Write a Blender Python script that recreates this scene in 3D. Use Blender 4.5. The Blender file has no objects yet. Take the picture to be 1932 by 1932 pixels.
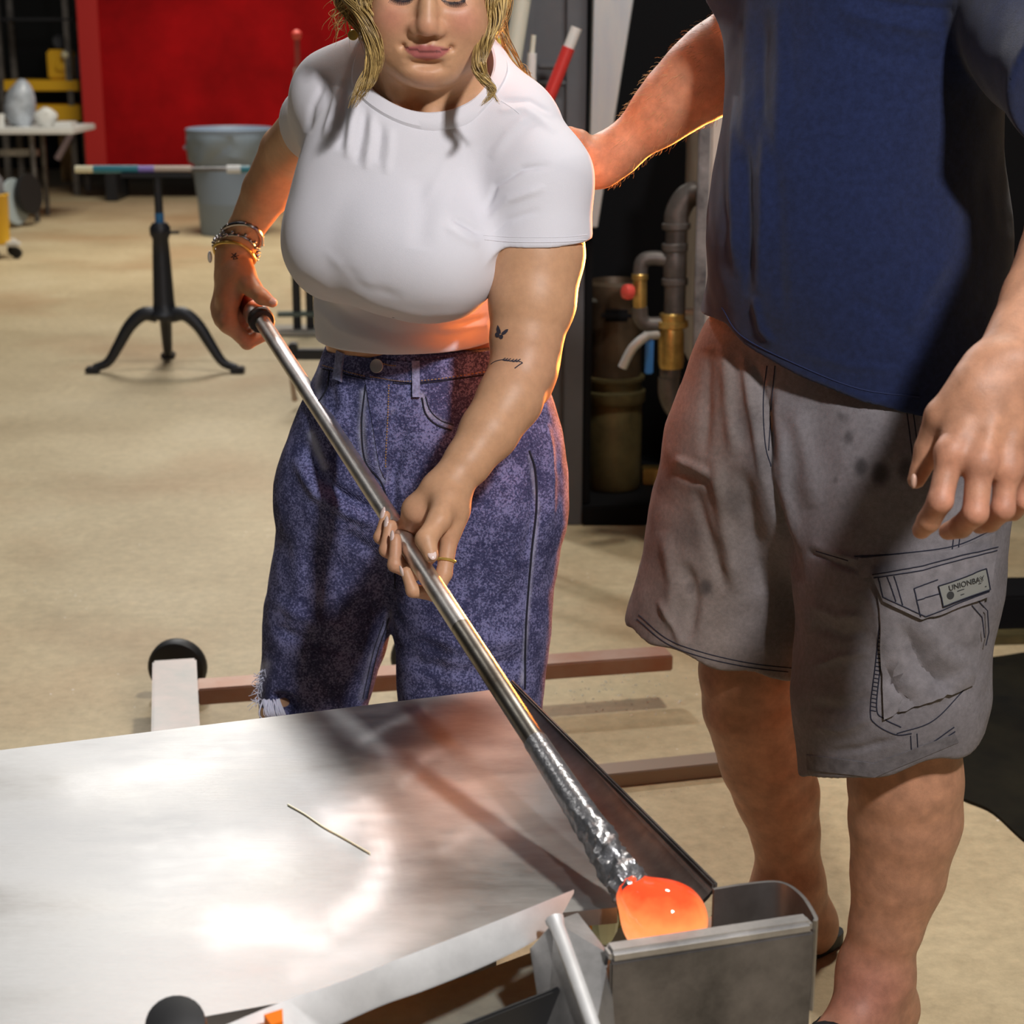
import bpy, bmesh, math, random
import numpy as np
from mathutils import Vector, Matrix
from mathutils.bvhtree import BVHTree

# ------------------------------------------------------------------ camera
S = bpy.context.scene
COL = S.collection
FPX, HC, PITCH = 3300.0, 1.42, math.radians(15.35)
CP, SP = math.cos(PITCH), math.sin(PITCH)
cam_d = bpy.data.cameras.new('camera')
cam_d.sensor_fit = 'HORIZONTAL'
cam_d.sensor_width = 36.0
cam_d.lens = 36.0 * FPX / 1932.0
cam_d.clip_start = 0.05
cam_d.clip_end = 100
cam_d.dof.use_dof = True
cam_d.dof.focus_distance = 2.33
cam_d.dof.aperture_fstop = 7.5
cam = bpy.data.objects.new('camera', cam_d)
cam.location = (0, 0, HC)
cam.rotation_euler = (math.pi / 2 - PITCH, 0, 0)
COL.objects.link(cam)
S.camera = cam

# ------------------------------------------------------------------ world, lights, exposure
w = bpy.data.worlds.new('world')
S.world = w
w.use_nodes = True
bg = w.node_tree.nodes['Background']
bg.inputs[0].default_value = (0.75, 0.80, 1.0, 1)
bg.inputs[1].default_value = 0.025
S.view_settings.view_transform = 'Standard'
S.view_settings.look = 'None'
S.view_settings.gamma = 1.0
S.view_settings.use_curve_mapping = False
S.view_settings.exposure = 0.0
S.cycles.use_denoising = True
S.cycles.max_bounces = 6


def area_light(name, loc, target, size, power, color, size_y=None):
    d = bpy.data.lights.new(name, 'AREA')
    d.energy = power
    d.color = color
    d.size = size
    if size_y:
        d.shape = 'RECTANGLE'
        d.size_y = size_y
    o = bpy.data.objects.new(name, d)
    o.location = loc
    o.rotation_euler = (Vector(target) - Vector(loc)).to_track_quat('-Z', 'Y').to_euler()
    COL.objects.link(o)
    return o


area_light('key_lamp', (0.92, 0.05, 2.75), (0.1, 2.3, 0.95), 0.18, 78, (1.0, 0.97, 0.96))
area_light('ceiling_lamp_back', (-1.35, 6.6, 3.9), (-0.4, 2.6, 0.6), 0.3, 80, (0.98, 0.985, 1.0))
area_light('ceiling_lamp_shop', (-1.5, 11.5, 4.6), (-1.5, 11.0, 0), 2.2, 280, (1.0, 0.94, 0.82))
area_light('ceiling_lamp_side', (-2.6, 3.6, 3.6), (-0.6, 2.6, 0.6), 0.8, 8, (1.0, 0.96, 0.9))
area_light('ceiling_lamp_right', (0.75, 3.75, 4.1), (0.65, 3.0, 0), 0.35, 72, (1.0, 0.95, 0.86))
gl_ = area_light('furnace_glow', (0.86, 4.5, 0.85), (-0.05, 2.35, 1.22), 0.35, 30, (1.0, 0.26, 0.045), 0.45)
gl_.data.spread = math.radians(56)


# ------------------------------------------------------------------ pixel <-> world helpers (used for measuring off the photograph)
def P(px, py, Y):
    a = PITCH + math.atan((py - 966.0) / FPX)
    h = HC - Y * math.tan(a)
    zc = Y * CP + (HC - h) * SP
    return np.array(((px - 966.0) / FPX * zc, Y, h))


def PF(px, py, h=0.0):
    """point at height h under pixel"""
    a = PITCH + math.atan((py - 966.0) / FPX)
    return P(px, py, (HC - h) / math.tan(a))


def proj(V):
    V = np.asarray(V)
    zc = V[..., 1] * CP + (HC - V[..., 2]) * SP
    yc = (HC - V[..., 2]) * CP - V[..., 1] * SP
    return 966 + FPX * V[..., 0] / zc, 966 + FPX * yc / zc


def ppm(Y, h):
    return FPX / (Y * CP + (HC - h) * SP)


def unit(v):
    v = np.asarray(v, float)
    return v / np.linalg.norm(v)


# ------------------------------------------------------------------ materials
MATS = {}


def mat(name, color, rough=0.5, metal=0.0, var=0.0, var_scale=8.0, bump=0.0, bump_scale=200.0, color2=None,
        emit=None, spec=0.5, sss=0.0, coat=0.0, attr=None, stretch=None, sheen=0.0, rough_var=0.0):
    if name in MATS:
        return MATS[name]
    m = bpy.data.materials.new(name)
    m.use_nodes = True
    nt = m.node_tree
    b = nt.nodes['Principled BSDF']
    b.inputs['Base Color'].default_value = (*color, 1)
    b.inputs['Roughness'].default_value = rough
    b.inputs['Metallic'].default_value = metal
    b.inputs['Specular IOR Level'].default_value = spec
    if coat:
        b.inputs['Coat Weight'].default_value = coat
    if sheen:
        b.inputs['Sheen Weight'].default_value = sheen
    if sss:
        b.inputs['Subsurface Weight'].default_value = sss
        b.inputs['Subsurface Radius'].default_value = (0.011, 0.004, 0.002)
        b.inputs['Subsurface Scale'].default_value = 1.0
    if emit:
        b.inputs['Emission Color'].default_value = (*emit[0], 1)
        b.inputs['Emission Strength'].default_value = emit[1]
    tc = nt.nodes.new('ShaderNodeTexCoord')
    vec = tc.outputs['Object']
    if stretch:
        mp = nt.nodes.new('ShaderNodeMapping')
        mp.inputs['Scale'].default_value = stretch
        nt.links.new(vec, mp.inputs['Vector'])
        vec = mp.outputs['Vector']
    src = None
    if attr:
        an = nt.nodes.new('ShaderNodeAttribute')
        an.attribute_name = attr
        src = an.outputs['Color']
        nt.links.new(src, b.inputs['Base Color'])
    if var or color2:
        n = nt.nodes.new('ShaderNodeTexNoise')
        n.inputs['Scale'].default_value = var_scale
        n.inputs['Detail'].default_value = 6
        n.inputs['Roughness'].default_value = 0.65
        nt.links.new(vec, n.inputs['Vector'])
        r = nt.nodes.new('ShaderNodeValToRGB')
        r.color_ramp.elements[0].position = 0.33
        r.color_ramp.elements[1].position = 0.67
        nt.links.new(n.outputs['Fac'], r.inputs['Fac'])
        if src is not None:
            r.color_ramp.elements[0].color = (1 - var, 1 - var, 1 - var, 1)
            r.color_ramp.elements[1].color = (1 + var, 1 + var, 1 + var, 1)
            mx = nt.nodes.new('ShaderNodeMix')
            mx.data_type = 'RGBA'
            mx.blend_type = 'MULTIPLY'
            mx.inputs['Factor'].default_value = 1
            nt.links.new(src, mx.inputs['A'])
            nt.links.new(r.outputs['Color'], mx.inputs['B'])
            nt.links.new(mx.outputs['Result'], b.inputs['Base Color'])
        else:
            c2 = color2 or tuple(min(1, c * (1 + var)) for c in color)
            c1 = color if color2 else tuple(c * (1 - var) for c in color)
            r.color_ramp.elements[0].color = (*c1, 1)
            r.color_ramp.elements[1].color = (*c2, 1)
            nt.links.new(r.outputs['Color'], b.inputs['Base Color'])
        if rough_var:
            rr = nt.nodes.new('ShaderNodeMapRange')
            rr.inputs['To Min'].default_value = max(0.02, rough - rough_var)
            rr.inputs['To Max'].default_value = rough + rough_var
            nt.links.new(n.outputs['Fac'], rr.inputs['Value'])
            nt.links.new(rr.outputs['Result'], b.inputs['Roughness'])
    if bump:
        n2 = nt.nodes.new('ShaderNodeTexNoise')
        n2.inputs['Scale'].default_value = bump_scale
        n2.inputs['Detail'].default_value = 3
        nt.links.new(vec, n2.inputs['Vector'])
        bp = nt.nodes.new('ShaderNodeBump')
        bp.inputs['Strength'].default_value = bump
        bp.inputs['Distance'].default_value = 0.002
        nt.links.new(n2.outputs['Fac'], bp.inputs['Height'])
        nt.links.new(bp.outputs['Normal'], b.inputs['Normal'])
    MATS[name] = m
    return m


# ------------------------------------------------------------------ object helpers
def tag(o, label=None, cat=None, group=None, kind=None):
    if label: o['label'] = label
    if cat: o['category'] = cat
    if group: o['group'] = group
    if kind: o['kind'] = kind
    return o


def thing(name, label, cat, loc=(0, 0, 0), group=None):
    o = bpy.data.objects.new(name, None)
    o.empty_display_size = 0.05
    o.location = tuple(float(c) for c in loc)
    COL.objects.link(o)
    return tag(o, label, cat, group)


def link(name, me, m=None, parent=None, smooth=True):
    if m is not None:
        me.materials.append(m)
    if smooth:
        me.polygons.foreach_set('use_smooth', np.ones(len(me.polygons), bool))
    o = bpy.data.objects.new(name, me)
    COL.objects.link(o)
    if parent is not None:
        o.parent = parent
        off = Vector((0, 0, 0))
        q = parent
        while q is not None:
            off += q.location
            q = q.parent
        o.location = -off          # meshes are written in world coordinates
    return o


def obj(name, V, F, m=None, parent=None, smooth=True):
    me = bpy.data.meshes.new(name)
    me.from_pydata(np.asarray(V, float).tolist(), [], [tuple(int(i) for i in f) for f in F])
    me.update()
    return link(name, me, m, parent, smooth)


def rebase(o):
    """put the origin of a top level mesh at the foot of its own geometry"""
    me = o.data
    n = len(me.vertices)
    co = np.empty(n * 3)
    me.vertices.foreach_get('co', co)
    co = co.reshape(-1, 3)
    c = np.array(((co[:, 0].min() + co[:, 0].max()) / 2, (co[:, 1].min() + co[:, 1].max()) / 2, co[:, 2].min()))
    me.vertices.foreach_set('co', (co - c).ravel())
    o.location = Vector(o.location) + Vector(c)
    me.update()
    return o


class MB:
    """collects primitives, all in world coordinates"""

    def __init__(s):
        s.V, s.F, s.n = [], [], 0

    def add(s, V, F):
        V = np.asarray(V, float)
        s.V.append(V)
        s.F += [tuple(int(i) + s.n for i in f) for f in F]
        s.n += len(V)
        return s

    def box(s, c, size, R=None, bev=0.0):
        bm = bmesh.new()
        bmesh.ops.create_cube(bm, size=1)
        for v in bm.verts:
            v.co = Vector((v.co.x * size[0], v.co.y * size[1], v.co.z * size[2]))
        if bev:
            bmesh.ops.bevel(bm, geom=bm.edges[:], offset=bev, segments=2, affect='EDGES')
        V = np.array([v.co[:] for v in bm.verts])
        bm.verts.index_update()
        F = [[v.index for v in f.verts] for f in bm.faces]
        bm.free()
        if R is not None:
            V = V @ np.asarray(R).T
        return s.add(V + np.asarray(c, float), F)

    def beam(s, a, b, wd, ht, bev=0.002, up=(0, 0, 1)):
        a, b = np.asarray(a, float), np.asarray(b, float)
        x = unit(b - a)
        y = np.cross(np.asarray(up, float), x)
        y = unit(y) if np.linalg.norm(y) > 1e-5 else unit(np.cross((0, 1, 0), x))
        z = np.cross(x, y)
        R = np.stack([x, y, z], 1)
        return s.box((a + b) / 2, (np.linalg.norm(b - a), wd, ht), R, bev)

    def tube(s, pts, r, n=12, cap=True, flat=None):
        pts = np.asarray(pts, float)
        k = len(pts)
        r = np.full(k, r) if np.isscalar(r) else np.asarray(r, float)
        T = np.gradient(pts, axis=0)
        T /= np.linalg.norm(T, axis=1)[:, None] + 1e-12
        ref = np.array((0, 0, 1.0)) if abs(T[0][2]) < 0.9 else np.array((1.0, 0, 0))
        V = []
        N = unit(np.cross(T[0], ref))
        an = np.arange(n) * 2 * np.pi / n
        for i in range(k):
            N = N - T[i] * N.dot(T[i])
            N = unit(N)
            B = np.cross(T[i], N)
            V.append(pts[i] + r[i] * (np.cos(an)[:, None] * N + np.sin(an)[:, None] * B))
        V = np.concatenate(V)
        F = []
        for i in range(k - 1):
            for j in range(n):
                j2 = (j + 1) % n
                F.append((i * n + j, i * n + j2, (i + 1) * n + j2, (i + 1) * n + j))
        if cap:
            F.append(tuple(range(n - 1, -1, -1)))
            F.append(tuple((k - 1) * n + j for j in range(n)))
        return s.add(V, F)

    def lathe(s, prof, base, axis=(0, 0, 1), n=28, cap=True):
        """prof: list of (radius, distance along axis)"""
        ax = unit(axis)
        base = np.asarray(base, float)
        e = unit(np.cross(ax, (0, 1, 0) if abs(ax[1]) < 0.9 else (1, 0, 0)))
        f = np.cross(ax, e)
        an = np.arange(n) * 2 * np.pi / n
        V = np.concatenate([base + ax * d + r * (np.cos(an)[:, None] * e + np.sin(an)[:, None] * f) for r, d in prof])
        F = []
        k = len(prof)
        for i in range(k - 1):
            for j in range(n):
                j2 = (j + 1) % n
                F.append((i * n + j, i * n + j2, (i + 1) * n + j2, (i + 1) * n + j))
        if cap:
            F.append(tuple(range(n - 1, -1, -1)))
            F.append(tuple((k - 1) * n + j for j in range(n)))
        return s.add(V, F)

    def ell(s, c, r, R=None, nu=16, nv=10):
        V, F = [], []
        for i in range(nv + 1):
            t = math.pi * i / nv
            for j in range(nu):
                a = 2 * math.pi * j / nu
                V.append((math.sin(t) * math.cos(a) * r[0], math.sin(t) * math.sin(a) * r[1], math.cos(t) * r[2]))
        for i in range(nv):
            for j in range(nu):
                j2 = (j + 1) % nu
                F.append((i * nu + j, (i + 1) * nu + j, (i + 1) * nu + j2, i * nu + j2))
        V = np.array(V)
        if R is not None:
            V = V @ np.asarray(R).T
        return s.add(V + np.asarray(c, float), F)

    def prism(s, poly, ex):
        """planar polygon (list of 3d points) extruded by vector ex"""
        p = np.asarray(poly, float)
        k = len(p)
        V = np.concatenate([p, p + np.asarray(ex, float)])
        F = [tuple(range(k - 1, -1, -1)), tuple(range(k, 2 * k))]
        for i in range(k):
            j = (i + 1) % k
            F.append((i, j, k + j, k + i))
        return s.add(V, F)

    def build(s, name, m, parent=None, smooth=None, bevel=0.0):
        V = np.concatenate(s.V)
        me = bpy.data.meshes.new(name)
        me.from_pydata(V.tolist(), [], s.F)
        me.update()
        bm = bmesh.new()
        bm.from_mesh(me)
        bmesh.ops.remove_doubles(bm, verts=bm.verts, dist=1e-6)
        bmesh.ops.recalc_face_normals(bm, faces=bm.faces)
        bm.to_mesh(me)
        bm.free()
        o = link(name, me, m, parent, smooth is not False)
        if smooth is not False:
            try:
                me.set_sharp_from_angle(angle=math.radians(38))
            except Exception:
                pass
        if bevel:
            md = o.modifiers.new('bevel', 'BEVEL')
            md.width = bevel
            md.segments = 2
            md.limit_method = 'ANGLE'
        return o


def spline(pts, n):
    """Catmull-Rom through pts"""
    p = np.asarray(pts, float)
    p = np.concatenate([[2 * p[0] - p[1]], p, [2 * p[-1] - p[-2]]])
    k = len(p) - 3
    out = []
    for i in range(n):
        t = i / (n - 1) * k
        j = min(int(t), k - 1)
        u = t - j
        a, b, c, d = p[j:j + 4]
        out.append(0.5 * ((2 * b) + (-a + c) * u + (2 * a - 5 * b + 4 * c - d) * u * u + (-a + 3 * b - 3 * c + d) * u ** 3))
    return np.array(out)


# ------------------------------------------------------------------ implicit surfaces
class SDF:
    def __init__(s):
        s.ops = []

    def cone(s, a, b, ra, rb, k=0.02, op='u', w=None, q=1.0):
        a, b = np.asarray(a, float), np.asarray(b, float)
        r = max(ra, rb) * max(1, 1 / q)
        s.ops.append((op, k, 'c', (a, b, ra, rb, None if w is None else unit(w), q),
                      np.minimum(a, b) - r, np.maximum(a, b) + r))
        return s

    def chain(s, pts, rad, k=0.02, k0=None, w=None, q=1.0):
        for i in range(len(pts) - 1):
            s.cone(pts[i], pts[i + 1], rad[i], rad[i + 1], k if (i or k0 is None) else k0, 'u', w, q)
        return s

    def ell(s, c, r, k=0.02, op='u', M=None):
        c = np.asarray(c, float)
        r = np.asarray(r, float)
        e = r if M is None else np.full(3, r.max())
        s.ops.append((op, k, 'e', (c, r, None if M is None else np.asarray(M, float)), c - e, c + e))
        return s

    def cut(s, c, n, k=0.003):
        """keep the side where dot(p-c,n) < 0"""
        s.ops.append(('x', k, 'p', (np.asarray(c, float), unit(n)), None, None))
        return s

    def func(s, f, op='x', k=0.003):
        s.ops.append((op, k, 'f', f, None, None))
        return s

    @staticmethod
    def prim(kind, a, p):
        if kind == 'c':
            A, B, ra, rb, w, q = a
            ba = (B - A).astype(np.float32)
            pa = p - A.astype(np.float32)
            t = np.clip(pa @ ba / max(float(ba @ ba), 1e-9), 0, 1)
            v = pa - t[:, None] * ba
            if w is not None:
                w = w.astype(np.float32)
                v = v + (v @ w)[:, None] * w * np.float32(q - 1)
            return np.sqrt(np.einsum('ij,ij->i', v, v)) - (ra + (rb - ra) * t).astype(np.float32)
        if kind == 'e':
            c, r, M = a
            v = p - c.astype(np.float32)
            if M is not None:
                v = v @ M.T.astype(np.float32)
            u = v / r.astype(np.float32)
            k0 = np.sqrt(np.einsum('ij,ij->i', u, u))
            u = u / r.astype(np.float32)
            k1 = np.sqrt(np.einsum('ij,ij->i', u, u)) + 1e-9
            return k0 * (k0 - 1) / k1
        if kind == 'p':
            return (p - a[0].astype(np.float32)) @ a[1].astype(np.float32)
        return a(p)

    def sub(s, other, k=0.02):
        """smooth union with another finished field"""
        L = np.min([o[4] for o in other.ops if o[0] == 'u' and o[4] is not None], 0)
        U = np.max([o[5] for o in other.ops if o[0] == 'u' and o[5] is not None], 0)
        s.ops.append(('u', k, 'f', other, L, U))
        return s

    def __call__(s, p, blk=None):
        """blk = (block centres, half diagonal): skip what lies too far from a block to matter"""
        p = p.astype(np.float32)
        n = len(p)
        d = np.full(n, 1.0, np.float32)
        if blk is not None:
            nb = len(blk[0])
            per = n // nb
            p3, d2 = p.reshape(nb, per, 3), d.reshape(nb, per)
        for op, k, kind, a, lo, hi in s.ops:
            part = False
            if blk is not None and lo is not None:
                m = blk[1] + k
                ix = np.nonzero(((blk[0] > (lo - m)) & (blk[0] < (hi + m))).all(1))[0]
                if not len(ix):
                    continue
                part = len(ix) < nb
            if part:
                x = s.prim(kind, a, p3[ix].reshape(-1, 3)).reshape(len(ix), per)
                y = d2[ix]
            else:
                x = s.prim(kind, a, p)
                y = d
            if op == 's':
                x = -x
            g = np.abs(x - y)
            np.subtract(k, g, out=g)
            np.maximum(g, 0, out=g)
            g *= g
            g *= 0.25 / k
            r = np.minimum(x, y) - g if op == 'u' else np.maximum(x, y) + g
            if part:
                d2[ix] = r
            else:
                d[:] = r
        return d

    def mesh(s, h, lo=None, hi=None, B=8):
        L = [o[4] for o in s.ops if o[0] == 'u' and o[4] is not None]
        U = [o[5] for o in s.ops if o[0] == 'u' and o[5] is not None]
        lo = np.min(L, 0) - 0.03 if lo is None else np.asarray(lo, float)
        hi = np.max(U, 0) + 0.03 if hi is None else np.asarray(hi, float)
        bs = B * h
        n = np.ceil((hi - lo) / bs).astype(int) + 1
        I = np.stack(np.meshgrid(*[np.arange(i) for i in n], indexing='ij'), -1).reshape(-1, 3)
        c = lo + (I + 0.5) * bs
        d = np.concatenate([s(c[i:i + 200000]) for i in range(0, len(c), 200000)])
        I = I[np.abs(d) < bs * 1.6 + 0.004]
        g = np.arange(B + 1)
        G = np.stack(np.meshgrid(g, g, g, indexing='ij'), -1).reshape(-1, 3)
        vals = []
        for i in range(0, len(I), 400):
            q = lo + (I[i:i + 400, None, :] * B + G[None]) * h
            vals.append(s(q.reshape(-1, 3), (lo + (I[i:i + 400] + 0.5) * bs, bs * 1.3)).reshape(-1, B + 1, B + 1, B + 1))
        D = np.concatenate(vals)
        C8 = [(0, 0, 0), (1, 0, 0), (0, 1, 0), (1, 1, 0), (0, 0, 1), (1, 0, 1), (0, 1, 1), (1, 1, 1)]
        cnt = sum((D[:, a:a + B, b:b + B, e:e + B] < 0).astype(np.int8) for a, b, e in C8)
        bi, x, y, z = np.nonzero((cnt > 0) & (cnt < 8))
        cv = np.stack([D[bi, x + a, y + b, z + e] for a, b, e in C8], 1)
        acc = np.zeros((len(bi), 3))
        num = np.zeros(len(bi))
        for i in range(8):
            for ax in range(3):
                j = i + (1 << ax)
                if (i >> ax) & 1:
                    continue
                m = (cv[:, i] < 0) != (cv[:, j] < 0)
                den = cv[:, i] - cv[:, j]
                t = np.where(m, cv[:, i] / np.where(np.abs(den) < 1e-12, 1e-12, den), 0)
                pt = np.tile(np.array(C8[i], float), (len(bi), 1))
                pt[:, ax] += t
                acc += pt * m[:, None]
                num += m
        cell = I[bi] * B + np.stack([x, y, z], 1)
        V = lo + (cell + acc / num[:, None]) * h
        N = n * B + 2
        key = (cell[:, 0] * N[1] + cell[:, 1]) * N[2] + cell[:, 2]
        order = np.argsort(key)
        sk = key[order]
        stp = np.array((N[1] * N[2], N[2], 1))

        def find(k):
            p = np.clip(np.searchsorted(sk, k), 0, len(sk) - 1)
            return np.where(sk[p] == k, order[p], -1)
        F = []
        for ax in range(3):
            j = 1 << ax
            m = np.nonzero((cv[:, 0] < 0) != (cv[:, j] < 0))[0]
            a1, a2 = (ax + 1) % 3, (ax + 2) % 3
            k = key[m]
            q = np.stack([m, find(k - stp[a1]), find(k - stp[a1] - stp[a2]), find(k - stp[a2])], 1)
            ok = (q >= 0).all(1)
            q, ins = q[ok], (cv[m, 0] < 0)[ok]
            q[~ins] = q[~ins][:, ::-1]
            F.append(q)
        return V, np.concatenate(F)


def vnormals(V, F):
    F = np.asarray(F)
    n = np.cross(V[F[:, 2]] - V[F[:, 0]], V[F[:, 3]] - V[F[:, 1]])
    N = np.zeros_like(V)
    for i in range(4):
        np.add.at(N, F[:, i], n)
    return N / (np.linalg.norm(N, axis=1)[:, None] + 1e-12)


def polydist(x, y, pts):
    """distance to a polyline and position along it 0..1"""
    pts = np.asarray(pts, float)
    best = np.full(x.shape, 1e9)
    pos = np.zeros(x.shape)
    L = np.concatenate([[0], np.cumsum(np.linalg.norm(np.diff(pts, axis=0), axis=1))])
    for i in range(len(pts) - 1):
        a, b = pts[i], pts[i + 1]
        ab = b - a
        l2 = ab @ ab
        t = np.clip(((x - a[0]) * ab[0] + (y - a[1]) * ab[1]) / l2, 0, 1)
        d = np.hypot(x - a[0] - t * ab[0], y - a[1] - t * ab[1])
        m = d < best
        best = np.where(m, d, best)
        pos = np.where(m, (L[i] + t * math.sqrt(l2)) / L[-1], pos)
    return best, pos


def folds(V, F, lst):
    """cloth folds: (points seen in the photograph, half width px, height m) ridges (+) and creases (-)"""
    N = vnormals(V, F)
    px, py = proj(V)
    tc = np.array((0, 0, HC)) - V
    tc /= np.linalg.norm(tc, axis=1)[:, None]
    front = np.clip((N * tc).sum(1) * 3 + 0.3, 0, 1)
    disp = np.zeros(len(V))
    for pts, wd, amp in lst:
        pts = np.asarray(pts, float)
        sel = np.nonzero((px > pts[:, 0].min() - 4 * wd) & (px < pts[:, 0].max() + 4 * wd) &
                         (py > pts[:, 1].min() - 4 * wd) & (py < pts[:, 1].max() + 4 * wd))[0]
        if not len(sel):
            continue
        d, t = polydist(px[sel], py[sel], pts)
        disp[sel] += amp * np.exp(-(d / wd) ** 2) * np.clip(np.minimum(t, 1 - t) * 5, 0, 1) ** 0.7
    return V + N * (disp * front)[:, None]


def vnoise(V, scale, seed=0):
    """cheap smooth 3d value noise"""
    q = V * scale + seed * 17.13
    i = np.floor(q).astype(np.int64)
    f = q - i
    f = f * f * (3 - 2 * f)
    out = np.zeros(len(V))
    for a in (0, 1):
        for b in (0, 1):
            for c in (0, 1):
                hsh = (i[:, 0] + a) * 73856093 ^ (i[:, 1] + b) * 19349663 ^ (i[:, 2] + c) * 83492791
                v = ((hsh * 2654435761) % 1000003) / 1000003.0
                out += v * (f[:, 0] if a else 1 - f[:, 0]) * (f[:, 1] if b else 1 - f[:, 1]) * (f[:, 2] if c else 1 - f[:, 2])
    return out - 0.5


class Cloth:
    """finished surface that seams, labels and pockets are laid on"""

    def __init__(s, V, F):
        s.t = BVHTree.FromPolygons(V.tolist(), F.tolist())

    def hit(s, px, py, off=0.0):
        o = Vector((0, 0, HC))
        d = (Vector(P(px, py, 2.0)) - o).normalized()
        r = s.t.ray_cast(o, d)
        if r[0] is None:
            return None
        n = r[1]
        if n.dot(d) > 0:
            n = -n
        return np.array(r[0] + n * off), np.array(n)

    def line(s, pts, n=24, off=0.0006):
        q = spline(pts, n) if len(pts) > 2 else np.array([np.array(pts[0], float) * (1 - t) + np.array(pts[1], float) * t for t in np.linspace(0, 1, n)])
        out = []
        for x, y in q:
            r = s.hit(x, y, off)
            if r is not None:
                out.append(r[0])
        return np.array(out)

    def seam(s, mb, pts, r=0.0011, n=24, off=0.0004):
        L = s.line(pts, n, off)
        if len(L) > 2:
            dd = np.linalg.norm(np.diff(L, axis=0), axis=1)
            L = L[:len(L)] if dd.max() < 0.05 else L[:int(np.argmax(dd > 0.05)) + 1]
            if len(L) > 2:
                mb.tube(L, r, 5)

    def stitches(s, mb, pts, r=0.0009, n=60, off=0.0006):
        L = s.line(pts, n, off)
        for i in range(0, len(L) - 1, 2):
            if np.linalg.norm(L[i + 1] - L[i]) < 0.03:
                mb.tube(L[i:i + 2], r, 5)

    def patch(s, mb, q, nu=10, nv=6, off=0.0015, th=0.002, smoothn=True):
        """quad given by four photo corners, laid on the cloth as a sheet th thick"""
        q = np.asarray(q, float)
        top, bot = [], []
        for j in range(nv + 1):
            for i in range(nu + 1):
                u, v = i / nu, j / nv
                x = (q[0] * (1 - u) + q[1] * u) * (1 - v) + (q[3] * (1 - u) + q[2] * u) * v
                r = s.hit(x[0], x[1])
                if r is None:
                    return
                top.append(r[0] + r[1] * (off + th))
                bot.append(r[0] + r[1] * (off - 0.001))
        k = len(top)
        F = []
        W = nu + 1
        for j in range(nv):
            for i in range(nu):
                a = j * W + i
                F.append((a, a + 1, a + W + 1, a + W))
                F.append((k + a, k + a + W, k + a + W + 1, k + a + 1))
        rim = [i for i in range(W)] + [j * W + nu for j in range(1, nv + 1)] + [nv * W + i for i in range(nu - 1, -1, -1)] + [j * W for j in range(nv - 1, 0, -1)]
        for a, b in zip(rim, rim[1:] + rim[:1]):
            F.append((a, k + a, k + b, b))
        mb.add(np.array(top + bot), F)


def set_col(me, C):
    at = me.color_attributes.new('col', 'FLOAT_COLOR', 'POINT')
    at.data.foreach_set('color', np.concatenate([C, np.ones((len(C), 1))], 1).astype(np.float32).ravel())


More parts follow.
